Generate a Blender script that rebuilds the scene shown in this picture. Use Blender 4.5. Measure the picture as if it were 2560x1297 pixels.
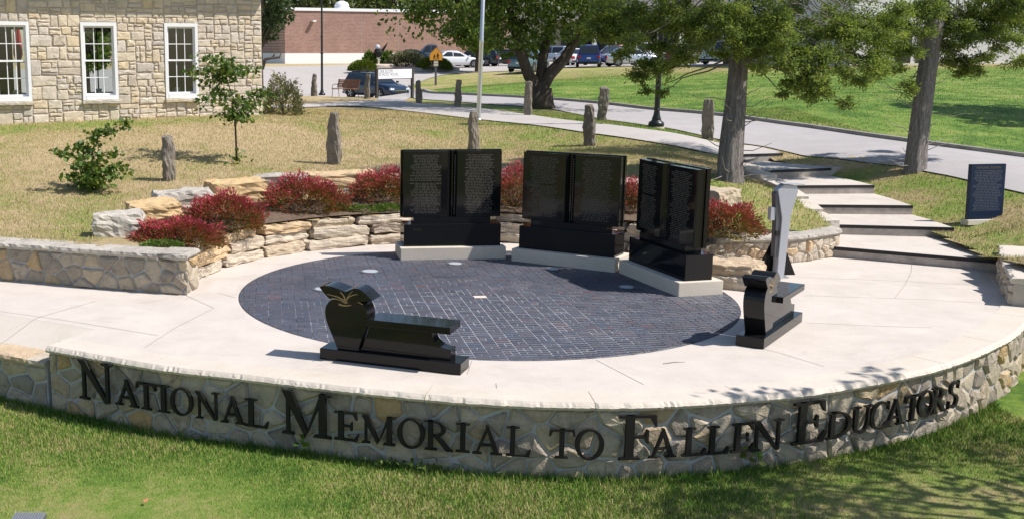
import bpy, bmesh, math, random
import numpy as np
from mathutils import Vector, Matrix, noise

random.seed(7); RNG = np.random.default_rng(7)
R = math.radians
for o in list(bpy.data.objects): bpy.data.objects.remove(o)
SC = bpy.context.scene
COL = SC.collection

# ------------------------------------------------------------------ camera, sky, sun, exposure
CAM_H = 3.8; FPX = 2750.0; CXP = 850.0; CYP = 648.5; YH = 125.0
PITCH = math.atan((CYP - YH) / FPX)
cam_d = bpy.data.cameras.new('camera'); cam = bpy.data.objects.new('camera', cam_d); COL.objects.link(cam)
cam.location = (0, 0, CAM_H); cam.rotation_euler = (math.pi / 2 - PITCH, 0, 0)
cam_d.sensor_width = 36; cam_d.lens = FPX / 2560 * 36; cam_d.shift_x = (1280 - CXP) / 2560
cam_d.clip_start = 0.1; cam_d.clip_end = 3000
SC.camera = cam

SUN_EL = R(52); SUN_AZ = R(-13)          # azimuth measured from +X towards +Y: the sun stands to the right
sun_vec = Vector((math.cos(SUN_EL) * math.cos(SUN_AZ), math.cos(SUN_EL) * math.sin(SUN_AZ), math.sin(SUN_EL)))
W = bpy.data.worlds.new('World'); SC.world = W; W.use_nodes = True
wn = W.node_tree.nodes; wn.clear()
sky = wn.new('ShaderNodeTexSky'); sky.sky_type = 'NISHITA'; sky.sun_disc = False
sky.sun_elevation = SUN_EL; sky.sun_rotation = math.pi / 2 - SUN_AZ
sky.air_density = 1.0; sky.dust_density = 0.6; sky.ozone_density = 1.0
bgn = wn.new('ShaderNodeBackground'); bgn.inputs['Strength'].default_value = 0.105
wo = wn.new('ShaderNodeOutputWorld')
W.node_tree.links.new(sky.outputs[0], bgn.inputs[0]); W.node_tree.links.new(bgn.outputs[0], wo.inputs[0])
sl = bpy.data.lights.new('sun', 'SUN'); sl.energy = 4.7; sl.angle = R(0.5); sl.color = (1.0, 0.955, 0.905)
so = bpy.data.objects.new('sun', sl); COL.objects.link(so)
so.rotation_euler = (-sun_vec).to_track_quat('-Z', 'Y').to_euler(); so.location = (30, -5, 40)
SC.view_settings.view_transform = 'Standard'; SC.view_settings.look = 'None'
SC.view_settings.exposure = 0.38; SC.view_settings.gamma = 1.0; SC.view_settings.use_curve_mapping = False

# ------------------------------------------------------------------ picture -> place helpers (survey of the site)
def ray(px, py):
    x = (px - CXP) / FPX; y = (CYP - py) / FPX
    return (x, math.cos(PITCH) + y * math.sin(PITCH), -math.sin(PITCH) + y * math.cos(PITCH))
def U(px, py, z=0.0):
    d = ray(px, py); t = (z - CAM_H) / d[2]
    return Vector((d[0] * t, d[1] * t, z))
def UT(px, py, t):
    d = ray(px, py)
    return Vector((d[0] * t, d[1] * t, CAM_H + d[2] * t))

# ------------------------------------------------------------------ materials
def new_mat(name):
    m = bpy.data.materials.new(name); m.use_nodes = True
    nt = m.node_tree; b = nt.nodes['Principled BSDF']
    return m, nt, b
def nd(nt, t, **kw):
    n = nt.nodes.new(t)
    for k, v in kw.items(): setattr(n, k, v)
    return n
def ramp(nt, stops, fac=None, interp='LINEAR'):
    r = nd(nt, 'ShaderNodeValToRGB'); cr = r.color_ramp; cr.interpolation = interp
    while len(cr.elements) < len(stops): cr.elements.new(0.5)
    for e, (p, c) in zip(cr.elements, stops):
        e.position = p; e.color = (c[0], c[1], c[2], 1)
    if fac is not None: nt.links.new(fac, r.inputs[0])
    return r.outputs[0]
def noise_n(nt, scale, detail=4, rough=0.6, coord='pos', dist=0.0, sc3=None):
    if coord == 'pos': src = nd(nt, 'ShaderNodeNewGeometry').outputs['Position']
    else: src = nd(nt, 'ShaderNodeTexCoord').outputs[coord]
    if sc3:
        mp = nd(nt, 'ShaderNodeMapping'); mp.inputs['Scale'].default_value = sc3
        nt.links.new(src, mp.inputs[0]); src = mp.outputs[0]
    n = nd(nt, 'ShaderNodeTexNoise'); n.inputs['Scale'].default_value = scale
    n.inputs['Detail'].default_value = detail; n.inputs['Roughness'].default_value = rough
    n.inputs['Distortion'].default_value = dist
    nt.links.new(src, n.inputs['Vector'])
    return n.outputs['Fac']
def math_n(nt, op, a, b=None, c=None):
    n = nd(nt, 'ShaderNodeMath', operation=op)
    for i, v in enumerate((a, b, c)):
        if v is None: continue
        if isinstance(v, (int, float)): n.inputs[i].default_value = v
        else: nt.links.new(v, n.inputs[i])
    return n.outputs[0]
def mix_n(nt, fac, a, b, blend='MIX'):
    n = nd(nt, 'ShaderNodeMix', data_type='RGBA', blend_type=blend)
    for i, v in ((0, fac), (6, a), (7, b)):
        if isinstance(v, (int, float)): n.inputs[i].default_value = v
        elif isinstance(v, tuple): n.inputs[i].default_value = (v[0], v[1], v[2], 1)
        else: nt.links.new(v, n.inputs[i])
    return n.outputs[2]
def bump_n(nt, b, h, strength=0.4, dist=0.02):
    n = nd(nt, 'ShaderNodeBump'); n.inputs['Strength'].default_value = strength; n.inputs['Distance'].default_value = dist
    nt.links.new(h, n.inputs['Height']); nt.links.new(n.outputs[0], b.inputs['Normal'])
def piece_rand(nt):
    a = nd(nt, 'ShaderNodeObjectInfo').outputs['Random']
    b = nd(nt, 'ShaderNodeNewGeometry').outputs['Random Per Island']
    return math_n(nt, 'FRACT', math_n(nt, 'ADD', a, b))
def plain(name, col, rough=0.6, metal=0.0, spec=0.5, var=0.0, vscale=6.0, bump=0.0, bscale=40.0):
    m, nt, b = new_mat(name)
    b.inputs['Roughness'].default_value = rough; b.inputs['Metallic'].default_value = metal
    b.inputs['Specular IOR Level'].default_value = spec
    if var:
        f = noise_n(nt, vscale, 5, 0.65)
        lo = tuple(c * (1 - var) for c in col); hi = tuple(min(1, c * (1 + var)) for c in col)
        nt.links.new(ramp(nt, [(0.3, lo), (0.7, hi)], f), b.inputs['Base Color'])
    else: b.inputs['Base Color'].default_value = (*col, 1)
    if bump: bump_n(nt, b, noise_n(nt, bscale, 4), bump, 0.01)
    return m
def stone_mat(name, stops, rough=0.9, nscale=7.0, bump=0.6, dark=(0.10, 0.09, 0.08), darkamt=0.35, bscale=18.0):
    m, nt, b = new_mat(name); b.inputs['Roughness'].default_value = rough; b.inputs['Specular IOR Level'].default_value = 0.25
    base = ramp(nt, stops, piece_rand(nt))
    n1 = noise_n(nt, nscale, 6, 0.7)
    c1 = mix_n(nt, 1.0, base, ramp(nt, [(0.25, (0.72, 0.70, 0.68)), (0.55, (1, 1, 1)), (0.8, (1.16, 1.12, 1.05))], n1), 'MULTIPLY')
    n2 = noise_n(nt, nscale * 0.45, 5, 0.75, dist=0.6)
    c2 = mix_n(nt, math_n(nt, 'MULTIPLY', ramp_v(nt, n2, 0.55, 0.72), darkamt), c1, dark)
    nt.links.new(c2, b.inputs['Base Color'])
    h = math_n(nt, 'ADD', noise_n(nt, bscale, 6, 0.7), math_n(nt, 'MULTIPLY', noise_n(nt, bscale * 5, 3, 0.6), 0.35))
    bump_n(nt, b, h, bump, 0.03)
    return m
def ramp_v(nt, f, lo, hi):
    n = nd(nt, 'ShaderNodeMapRange'); n.inputs[1].default_value = lo; n.inputs[2].default_value = hi
    nt.links.new(f, n.inputs[0]); return n.outputs[0]

M = {}
M['field'] = stone_mat('fieldstone', [(0, (.42, .35, .265)), (.2, (.52, .44, .335)), (.4, (.39, .325, .25)), (.58, (.33, .285, .235)), (.72, (.53, .43, .30)), (.84, (.50, .335, .16)), (.92, (.44, .38, .31)), (1, (.26, .22, .185))], darkamt=.75, bump=1.0, bscale=11)
M['ashlar'] = stone_mat('ashlar_limestone', [(0, (.56, .49, .40)), (.25, (.66, .565, .42)), (.5, (.60, .53, .45)), (.68, (.68, .55, .37)), (.82, (.52, .46, .40)), (.92, (.63, .56, .475)), (1, (.70, .60, .47))], nscale=5, darkamt=.12, dark=(.40, .30, .17), bump=.5, bscale=12)
M['ledge'] = stone_mat('ledge_limestone', [(0, (.51, .44, .34)), (.4, (.57, .49, .39)), (.7, (.50, .41, .30)), (.85, (.60, .43, .25)), (1, (.46, .41, .35))], nscale=5, darkamt=.65, dark=(.17, .135, .10), bump=.9, bscale=7)
M['greyrock'] = stone_mat('grey_limestone', [(0, (.44, .40, .35)), (1, (.52, .475, .41))], nscale=5, darkamt=.75, dark=(.13, .115, .10), bump=1.0, bscale=9)
M['ochrerock'] = stone_mat('ochre_limestone', [(0, (.55, .38, .19)), (1, (.60, .43, .24))], nscale=4, darkamt=.7, dark=(.40, .31, .25), bump=.8, bscale=7)
M['post'] = stone_mat('post_limestone', [(0, (.19, .165, .14)), (.5, (.26, .225, .185)), (1, (.175, .155, .13))], nscale=7, darkamt=.75, dark=(.09, .085, .08), bump=.9, bscale=9)
M['mortar'] = plain('mortar', (.41, .41, .405), .95, var=.12, vscale=9, bump=.4, bscale=30)
M['mortar_warm'] = plain('mortar_warm', (.47, .41, .35), .95, var=.1, vscale=9, bump=.4, bscale=30)

def concrete(name, lo, hi, stain, sfac=.3, rough=.85):
    m, nt, b = new_mat(name); b.inputs['Roughness'].default_value = rough; b.inputs['Specular IOR Level'].default_value = .3
    c = ramp(nt, [(.3, lo), (.7, hi)], noise_n(nt, 1.3, 6, .7, dist=.4))
    c = mix_n(nt, 1.0, c, ramp(nt, [(.3, (.93, .93, .93)), (.7, (1.05, 1.05, 1.05))], noise_n(nt, 40, 4, .7)), 'MULTIPLY')
    c = mix_n(nt, math_n(nt, 'MULTIPLY', ramp_v(nt, noise_n(nt, .55, 7, .75, dist=1.2), .54, .72), sfac), c, stain)
    nt.links.new(c, b.inputs['Base Color']); bump_n(nt, b, noise_n(nt, 60, 4, .7), .12, .01)
    return m
M['plaza'] = concrete('plaza_concrete', (.505, .448, .395), (.605, .540, .480), (.40, .345, .295), .6)
M['coping'] = concrete('coping_limestone', (.54, .475, .40), (.61, .54, .465), (.42, .34, .25), .45, .9)
M['pad'] = concrete('pad_concrete', (.60, .525, .43), (.67, .595, .495), (.44, .34, .22), .3)
M['walk'] = concrete('sidewalk_concrete', (.41, .375, .35), (.47, .435, .405), (.32, .285, .26), .4)
M['road'] = concrete('road_concrete', (.355, .33, .322), (.42, .39, .382), (.28, .255, .25), .4)
M['asphalt'] = concrete('street_asphalt', (.40, .365, .335), (.47, .43, .40), (.33, .30, .28), .4)
M['kerb'] = plain('kerb_concrete', (.27, .25, .225), .9, var=.25, vscale=3)
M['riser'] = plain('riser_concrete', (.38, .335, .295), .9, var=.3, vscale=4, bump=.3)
M['jointline'] = plain('joint_filler', (.34, .30, .265), .95)
M['nosing'] = plain('nosing_strip', (.012, .012, .013), .7)

m, nt, b = new_mat('black_granite')
b.inputs['Roughness'].default_value = .06; b.inputs['Specular IOR Level'].default_value = .29
nt.links.new(ramp(nt, [(.45, (.006, .006, .0065)), (.62, (.011, .011, .012)), (.75, (.035, .034, .034))], noise_n(nt, 320, 2, .5)), b.inputs['Base Color'])
M['granite'] = m
M['engrave'] = plain('engraved_letters', (.125, .105, .085), .8)
M['engrave_blue'] = plain('engraved_blue', (.10, .115, .15), .8)
M['engrave_gold'] = plain('gilded_engraving', (.30, .20, .09), .6)
M['grey_granite'] = plain('grey_granite', (.44, .45, .49), .35, var=.08, vscale=60)
M['bluelab'] = plain('navy_slate', (.008, .019, .050), .3, spec=.25, var=.15, vscale=30)
M['bronze'] = plain('dark_bronze', (.012, .010, .009), .6, metal=.0, spec=.3)
M['blackmetal'] = plain('black_painted_metal', (.010, .011, .012), .38)
M['silver'] = plain('silver_metal', (.62, .63, .65), .35, metal=.8)
M['whitepaint'] = plain('white_paint', (.78, .78, .79), .45)
M['wood'] = plain('bench_wood', (.27, .115, .05), .6, var=.3, vscale=14)
M['wood_dark'] = plain('brown_post', (.05, .038, .03), .7, var=.2)
M['disc'] = plain('light_lens', (.42, .46, .50), .3)
M['steelring'] = plain('dark_steel', (.10, .10, .11), .5)
M['leafred'] = plain('fallen_leaf_red', (.62, .22, .12), .7)
M['orange'] = plain('sign_orange', (.80, .33, .03), .5)
M['red'] = plain('sign_red', (.55, .03, .04), .5)
M['black'] = plain('matte_black', (.012, .012, .012), .8)
M['soil'] = plain('mulch_soil', (.13, .085, .055), .95, var=.45, vscale=14, bump=.8, bscale=30)
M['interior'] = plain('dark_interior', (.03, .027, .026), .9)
M['rubber'] = plain('tyre_rubber', (.015, .015, .016), .8)
M['rim'] = plain('alloy_rim', (.45, .46, .48), .3, metal=.7)
M['chrome'] = plain('chrome', (.7, .72, .74), .15, metal=1.0)
M['taillight'] = plain('taillight_red', (.42, .015, .02), .2)
M['headlight'] = plain('headlight_lens', (.62, .68, .72), .1)

def glass_mat(name, tint, rough=.03):
    m, nt, b = new_mat(name)
    b.inputs['Base Color'].default_value = (*tint, 1); b.inputs['Roughness'].default_value = rough
    b.inputs['Specular IOR Level'].default_value = .8
    return m
M['carglass'] = glass_mat('car_glass', (.018, .022, .024))
m = bpy.data.materials.new('window_glass'); m.use_nodes = True; nt = m.node_tree; nt.nodes.clear()
tr = nd(nt, 'ShaderNodeBsdfTransparent'); tr.inputs[0].default_value = (.80, .84, .83, 1)
gl = nd(nt, 'ShaderNodeBsdfGlossy'); gl.inputs['Roughness'].default_value = .02
fr = nd(nt, 'ShaderNodeFresnel'); fr.inputs[0].default_value = 1.6
mx = nd(nt, 'ShaderNodeMixShader'); ou = nd(nt, 'ShaderNodeOutputMaterial')
nt.links.new(fr.outputs[0], mx.inputs[0]); nt.links.new(tr.outputs[0], mx.inputs[1]); nt.links.new(gl.outputs[0], mx.inputs[2]); nt.links.new(mx.outputs[0], ou.inputs[0])
M['glass'] = m

m, nt, b = new_mat('paver_brick'); b.inputs['Roughness'].default_value = .55; b.inputs['Specular IOR Level'].default_value = .5
base = ramp(nt, [(0, (.050, .052, .068)), (.3, (.072, .074, .094)), (.55, (.060, .066, .090)), (.8, (.084, .076, .088)), (.92, (.052, .072, .100)), (.985, (.085, .065, .08)), (1, (.12, .065, .07))], piece_rand(nt))
c = mix_n(nt, 1.0, base, ramp(nt, [(.25, (.8, .8, .8)), (.75, (1.25, 1.25, 1.25))], noise_n(nt, 1.1, 5, .7)), 'MULTIPLY')
c = mix_n(nt, math_n(nt, 'MULTIPLY', ramp_v(nt, noise_n(nt, .8, 6, .75), .58, .80), .35), c, (.27, .25, .27))
nt.links.new(c, b.inputs['Base Color']); bump_n(nt, b, noise_n(nt, 45, 4, .7), .25, .01)
rv = nd(nt, 'ShaderNodeMapRange'); rv.inputs[1].default_value = .3; rv.inputs[2].default_value = .7; rv.inputs[3].default_value = .32; rv.inputs[4].default_value = .62
nt.links.new(noise_n(nt, .7, 4, .6), rv.inputs[0]); nt.links.new(rv.outputs[0], b.inputs['Roughness'])
M['paver'] = m
m, nt, b = new_mat('paver_joint_sand'); b.inputs['Roughness'].default_value = .95
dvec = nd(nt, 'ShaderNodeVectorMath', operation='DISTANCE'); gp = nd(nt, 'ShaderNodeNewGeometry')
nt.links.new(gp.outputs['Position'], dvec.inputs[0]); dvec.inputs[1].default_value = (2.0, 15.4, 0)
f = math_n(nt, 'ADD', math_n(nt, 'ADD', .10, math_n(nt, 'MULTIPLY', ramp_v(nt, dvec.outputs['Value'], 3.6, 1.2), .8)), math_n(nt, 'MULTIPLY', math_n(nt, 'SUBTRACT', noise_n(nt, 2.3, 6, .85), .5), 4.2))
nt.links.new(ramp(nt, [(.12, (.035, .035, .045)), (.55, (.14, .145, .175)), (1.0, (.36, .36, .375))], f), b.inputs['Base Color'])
M['sand'] = m

# grass: 'dry' attribute says how straw-coloured the turf is there, 'rnd' varies single blades
def grass_mat(name, blades):
    m, nt, b = new_mat(name); b.inputs['Roughness'].default_value = .75; b.inputs['Specular IOR Level'].default_value = .2
    at = nd(nt, 'ShaderNodeAttribute', attribute_name='dry').outputs['Fac']
    f = math_n(nt, 'ADD', at, math_n(nt, 'MULTIPLY', math_n(nt, 'SUBTRACT', noise_n(nt, .8, 5, .72), .5), 1.5))
    f = math_n(nt, 'ADD', f, math_n(nt, 'MULTIPLY', math_n(nt, 'SUBTRACT', noise_n(nt, 7, 4, .7), .5), .75))
    f = math_n(nt, 'ADD', f, math_n(nt, 'MULTIPLY', math_n(nt, 'SUBTRACT', noise_n(nt, .22, 4, .65), .5), .95))
    if blades:
        rn = nd(nt, 'ShaderNodeAttribute', attribute_name='rnd').outputs['Fac']
        f = math_n(nt, 'ADD', f, math_n(nt, 'MULTIPLY', math_n(nt, 'SUBTRACT', rn, .5), 1.1))
    else:
        f = math_n(nt, 'ADD', f, math_n(nt, 'MULTIPLY', math_n(nt, 'SUBTRACT', noise_n(nt, 60, 3, .8), .5), .7))
    c = ramp(nt, [(.0, (.075, .160, .022)), (.28, (.185, .290, .042)), (.52, (.315, .335, .095)), (.76, (.43, .335, .165)), (1, (.53, .405, .235))], f)
    nt.links.new(c, b.inputs['Base Color'])
    if not blades: bump_n(nt, b, noise_n(nt, 35, 4, .8), .9, .05)
    else:
        b.inputs['Transmission Weight'].default_value = 0
    return m
M['turf'] = grass_mat('turf', False); M['blade'] = grass_mat('grass_blade', True)

def leaf_mat(name, stops, trans=.3, rough=.5):
    m = bpy.data.materials.new(name); m.use_nodes = True; nt = m.node_tree; b = nt.nodes['Principled BSDF']
    b.inputs['Roughness'].default_value = rough; b.inputs['Specular IOR Level'].default_value = .35
    rn = nd(nt, 'ShaderNodeAttribute', attribute_name='rnd').outputs['Fac']
    c = ramp(nt, stops, rn); nt.links.new(c, b.inputs['Base Color'])
    t = nd(nt, 'ShaderNodeBsdfTranslucent'); nt.links.new(mix_n(nt, .35, c, (.25, .35, .03)) if trans else c, t.inputs[0])
    mx = nd(nt, 'ShaderNodeMixShader'); mx.inputs[0].default_value = trans
    out = nt.nodes['Material Output']
    nt.links.new(b.outputs[0], mx.inputs[1]); nt.links.new(t.outputs[0], mx.inputs[2]); nt.links.new(mx.outputs[0], out.inputs[0])
    return m
M['leaf_elm'] = leaf_mat('leaf_broad', [(0, (.035, .070, .013)), (.5, (.075, .130, .020)), (.85, (.15, .205, .030)), (1, (.25, .27, .045))], .38)
M['leaf_light'] = leaf_mat('leaf_light', [(0, (.06, .12, .02)), (.5, (.115, .19, .026)), (1, (.23, .29, .04))], .4)
M['leaf_young'] = leaf_mat('leaf_young', [(0, (.035, .085, .015)), (.55, (.075, .145, .022)), (.9, (.15, .21, .035)), (1, (.28, .27, .04))], .3)
M['leaf_cedar'] = leaf_mat('leaf_cedar', [(0, (.065, .105, .032)), (.45, (.150, .205, .046)), (.8, (.275, .33, .062)), (1, (.40, .39, .08))], .5, .7)
M['leaf_pine'] = leaf_mat('leaf_pine', [(0, (.018, .038, .016)), (.6, (.040, .070, .022)), (1, (.09, .115, .03))], .15, .6)
M['leaf_far'] = leaf_mat('leaf_far', [(0, (.05, .075, .025)), (.5, (.10, .13, .035)), (1, (.19, .20, .05))], .3, .8)
M['leaf_barberry'] = leaf_mat('leaf_barberry', [(0, (.085, .110, .020)), (.28, (.16, .115, .025)), (.46, (.26, .050, .032)), (.72, (.44, .032, .062)), (1, (.62, .10, .16))], .25, .6)
M['leaf_hedge'] = leaf_mat('leaf_hedge', [(0, (.040, .075, .008)), (.5, (.095, .145, .012)), (1, (.22, .24, .02))], .2, .6)
M['leaf_sage'] = leaf_mat('leaf_sage', [(0, (.07, .095, .04)), (.5, (.16, .17, .085)), (.85, (.30, .26, .15)), (1, (.42, .30, .20))], .2, .8)
M['leaf_cover'] = leaf_mat('leaf_cover', [(0, (.06, .12, .02)), (.6, (.12, .20, .035)), (1, (.22, .27, .06))], .3)
def bark_mat(name, lo, hi, sc3):
    m, nt, b = new_mat(name); b.inputs['Roughness'].default_value = .95; b.inputs['Specular IOR Level'].default_value = .15
    n = noise_n(nt, 6, 6, .75, sc3=sc3)
    nt.links.new(ramp(nt, [(.3, lo), (.68, hi)], n), b.inputs['Base Color']); bump_n(nt, b, n, 1.0, .12)
    return m
M['bark_cedar'] = bark_mat('bark_cedar', (.15, .128, .115), (.46, .415, .385), (4.5, 4.5, .22))
M['bark_elm'] = bark_mat('bark_elm', (.055, .043, .033), (.155, .125, .10), (2.4, 2.4, .7))
M['bark_thin'] = bark_mat('bark_thin', (.08, .065, .05), (.17, .145, .12), (8, 8, 2))
M['twig'] = plain('grey_twig', (.27, .235, .20), .9)
# ------------------------------------------------------------------ object helpers
def tag(o, label=None, cat=None, group=None, kind=None):
    if label: o['label'] = label
    if cat: o['category'] = cat
    if group: o['group'] = group
    if kind: o['kind'] = kind
    return o
def empty(name, loc=(0, 0, 0), rz=0.0):
    o = bpy.data.objects.new(name, None); o.empty_display_size = .2; COL.objects.link(o)
    o.location = loc; o.rotation_euler = (0, 0, rz); return o
def link(name, me, mat=None, parent=None, loc=None, rot=None):
    o = bpy.data.objects.new(name, me); COL.objects.link(o)
    if mat is not None and not me.materials: me.materials.append(M[mat] if isinstance(mat, str) else mat)
    if parent is not None: o.parent = parent
    if loc is not None: o.location = loc
    if rot is not None: o.rotation_euler = rot
    return o
def pyd(name, v, f, smooth=False, recalc=True):
    me = bpy.data.meshes.new(name)
    me.from_pydata([tuple(p) for p in v], [], f)
    if recalc:
        bm = bmesh.new(); bm.from_mesh(me); bmesh.ops.recalc_face_normals(bm, faces=bm.faces); bm.to_mesh(me); bm.free()
    if smooth: me.polygons.foreach_set('use_smooth', [True] * len(me.polygons))
    me.update(); return me
def obj(name, v, f, mat, parent=None, smooth=False, loc=None, rot=None):
    return link(name, pyd(name, v, f, smooth), mat, parent, loc, rot)
def npmesh(name, v, f, attrs=None, smooth=False):
    me = bpy.data.meshes.new(name); v = np.asarray(v, np.float32); f = np.asarray(f, np.int32); k = f.shape[1]
    me.vertices.add(len(v)); me.vertices.foreach_set('co', v.ravel())
    me.loops.add(f.size); me.loops.foreach_set('vertex_index', f.ravel())
    me.polygons.add(len(f)); me.polygons.foreach_set('loop_start', np.arange(0, f.size, k, dtype=np.int32))
    me.polygons.foreach_set('loop_total', np.full(len(f), k, np.int32))
    if smooth: me.polygons.foreach_set('use_smooth', np.ones(len(f), bool))
    me.update(calc_edges=True)
    for n, a in (attrs or {}).items():
        at = me.attributes.new(n, 'FLOAT', 'POINT'); at.data.foreach_set('value', np.asarray(a, np.float32))
    return me
def prism_vf(poly, z0, z1):
    n = len(poly); v = [(p[0], p[1], z0) for p in poly] + [(p[0], p[1], z1) for p in poly]
    f = [tuple(range(n - 1, -1, -1)), tuple(range(n, 2 * n))] + [(i, (i + 1) % n, n + (i + 1) % n, n + i) for i in range(n)]
    return v, f
def box_vf(x0, x1, y0, y1, z0, z1):
    return prism_vf([(x0, y0), (x1, y0), (x1, y1), (x0, y1)], z0, z1)
def bevel_me(me, w, seg=2):
    bm = bmesh.new(); bm.from_mesh(me)
    bmesh.ops.bevel(bm, geom=list(bm.edges), offset=w, segments=seg, affect='EDGES', profile=.6)
    bm.to_mesh(me); bm.free(); me.update(); return me
def box(name, x0, x1, y0, y1, z0, z1, mat, parent=None, bev=0.0, loc=None, rot=None):
    me = pyd(name, *box_vf(x0, x1, y0, y1, z0, z1))
    if bev: bevel_me(me, bev)
    return link(name, me, mat, parent, loc, rot)
def merge(parts):
    V = []; F = []
    for v, f in parts:
        o = len(V); V += [tuple(p) for p in v]; F += [tuple(i + o for i in q) for q in f]
    return V, F
def xz_prism(poly, y0, y1):        # polygon in the x-z plane, extruded along y
    n = len(poly); v = [(p[0], y0, p[1]) for p in poly] + [(p[0], y1, p[1]) for p in poly]
    f = [tuple(range(n)), tuple(range(2 * n - 1, n - 1, -1))] + [(i, n + i, n + (i + 1) % n, (i + 1) % n) for i in range(n)]
    return v, f
def lathe_vf(prof, n=20, cx=0, cy=0):
    v = []; f = []
    for r, z in prof:
        for k in range(n): a = 2 * math.pi * k / n; v.append((cx + r * math.cos(a), cy + r * math.sin(a), z))
    for i in range(len(prof) - 1):
        for k in range(n): f.append((i * n + k, i * n + (k + 1) % n, (i + 1) * n + (k + 1) % n, (i + 1) * n + k))
    f.append(tuple(range(n - 1, -1, -1))); f.append(tuple(range((len(prof) - 1) * n, len(prof) * n)))
    return v, f
def tube_vf(pts, rad, n=8, wob=0.0, seed=0):
    pts = [Vector(p) for p in pts]; v = []; f = []; m_ = len(pts)
    if not hasattr(rad, '__len__'): rad = [rad] * m_
    ref = Vector((0.13, 1, 0.07))
    for i, p in enumerate(pts):
        d = (pts[min(i + 1, m_ - 1)] - pts[max(i - 1, 0)])
        d = d.normalized() if d.length > 1e-9 else Vector((0, 0, 1))
        a = d.cross(ref); a = a.normalized() if a.length > 1e-3 else d.cross(Vector((1, 0, 0))).normalized()
        b2 = d.cross(a)
        for k in range(n):
            t = 2 * math.pi * k / n
            r = rad[i] * (1 + (wob * noise.noise(Vector((math.cos(t) * 1.6 + seed, math.sin(t) * 1.6, i * .35 + seed))) if wob else 0))
            v.append(p + a * (math.cos(t) * r) + b2 * (math.sin(t) * r))
    for i in range(m_ - 1):
        for k in range(n): f.append((i * n + k, i * n + (k + 1) % n, (i + 1) * n + (k + 1) % n, (i + 1) * n + k))
    f.append(tuple(range(n - 1, -1, -1))); f.append(tuple(range((m_ - 1) * n, m_ * n)))
    return v, f
def rough_block(sx, sy, sz, seed, amp=.05, n=5, taper=0.0, rnd=.10, strata=0.0):
    """a quarried block: subdivided box, corners rounded, faces broken by noise"""
    bm = bmesh.new(); bmesh.ops.create_cube(bm, size=1.0)
    bmesh.ops.subdivide_edges(bm, edges=bm.edges[:], cuts=n, use_grid_fill=True)
    s = Vector((seed * 3.7, seed * 1.9, seed * 7.3)); mn = min(sx, sy, sz)
    for v in bm.verts:
        c = v.co * 2
        k = Vector((c.x * c.x, c.y * c.y, c.z * c.z))
        f = 1 - rnd * .5 * (k.x * k.y + k.y * k.z + k.x * k.z - k.x * k.y * k.z)
        p = Vector((c.x * sx / 2 * f, c.y * sy / 2 * f, c.z * sz / 2 * (1 - rnd * .3 * (k.x + k.y) * .5)))
        p.x *= 1 + taper * c.z; p.y *= 1 + taper * c.z
        q = p * (1.2 / mn ** .5)
        d = noise.noise_vector(q * 1.3 + s) * amp * .8 + noise.noise_vector(q * 3.4 + s) * amp * .55
        d += Vector((c.x, c.y, c.z * .5)) * (abs(noise.noise(q * 4.5 + s)) - .22) * amp * 1.1 + noise.noise_vector(q * 11 + s) * amp * .4
        if strata:
            lay = math.floor((p.z + .03 * noise.noise(Vector((p.x * 2, p.y * 2, seed)))) * 15)
            d += Vector((c.x, c.y, 0)) * (noise.cell(Vector((seed * 3.1, .5, lay + .5))) - .5) * strata * .9
        v.co = p + d
    bmesh.ops.recalc_face_normals(bm, faces=bm.faces)
    me = bpy.data.meshes.new('stone'); bm.to_mesh(me); bm.free(); return me
def clip_poly(poly, a, b_, c):     # keep a*x+b*y<=c
    out = []
    for i in range(len(poly)):
        p, q = poly[i], poly[(i + 1) % len(poly)]
        dp = a * p[0] + b_ * p[1] - c; dq = a * q[0] + b_ * q[1] - c
        if dp <= 0: out.append(p)
        if (dp < 0 < dq) or (dq < 0 < dp):
            t = dp / (dp - dq); out.append((p[0] + (q[0] - p[0]) * t, p[1] + (q[1] - p[1]) * t))
    return out
def area2(p): return sum(p[i][0] * p[(i + 1) % len(p)][1] - p[(i + 1) % len(p)][0] * p[i][1] for i in range(len(p))) / 2
def inset(poly, d):
    if area2(poly) < 0: poly = poly[::-1]
    out = poly
    n = len(poly)
    for i in range(n):
        p, q = poly[i], poly[(i + 1) % n]; ex, ey = q[0] - p[0], q[1] - p[1]; L = math.hypot(ex, ey)
        if L < 1e-6: continue
        nx, ny = ey / L, -ex / L
        out = clip_poly(out, nx, ny, nx * p[0] + ny * p[1] - d)
        if len(out) < 3: return []
    return out
def smooth_poly(poly, it=1, fr=.13):
    for _ in range(it):
        n = len(poly); o = []
        for i in range(n):
            p, q = poly[i], poly[(i + 1) % n]
            o.append((p[0] * (1 - fr) + q[0] * fr, p[1] * (1 - fr) + q[1] * fr)); o.append((p[0] * fr + q[0] * (1 - fr), p[1] * fr + q[1] * (1 - fr)))
        poly = o
    return poly
def ragged(poly, rr, amp=.011, seg=.11):
    out = []
    for i in range(len(poly)):
        p, q = poly[i], poly[(i + 1) % len(poly)]; L = math.hypot(q[0] - p[0], q[1] - p[1]); k = max(1, min(3, int(L / seg)))
        for j in range(k):
            t = j / k; a = amp if j else amp * .4
            out.append((p[0] + (q[0] - p[0]) * t + rr.uniform(-a, a), p[1] + (q[1] - p[1]) * t + rr.uniform(-a, a)))
    return out
def voronoi_cells(pts, w, h, k=18):
    cells = []; P = np.array(pts)
    for i, p in enumerate(pts):
        d = ((P - P[i]) ** 2).sum(1); idx = np.argsort(d)[1:k + 1]
        poly = [(0, 0), (w, 0), (w, h), (0, h)]
        for j in idx:
            q = pts[j]; a, b_ = q[0] - p[0], q[1] - p[1]
            poly = clip_poly(poly, a, b_, (q[0] ** 2 + q[1] ** 2 - p[0] ** 2 - p[1] ** 2) / 2)
            if len(poly) < 3: break
        cells.append(poly)
    return cells
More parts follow.
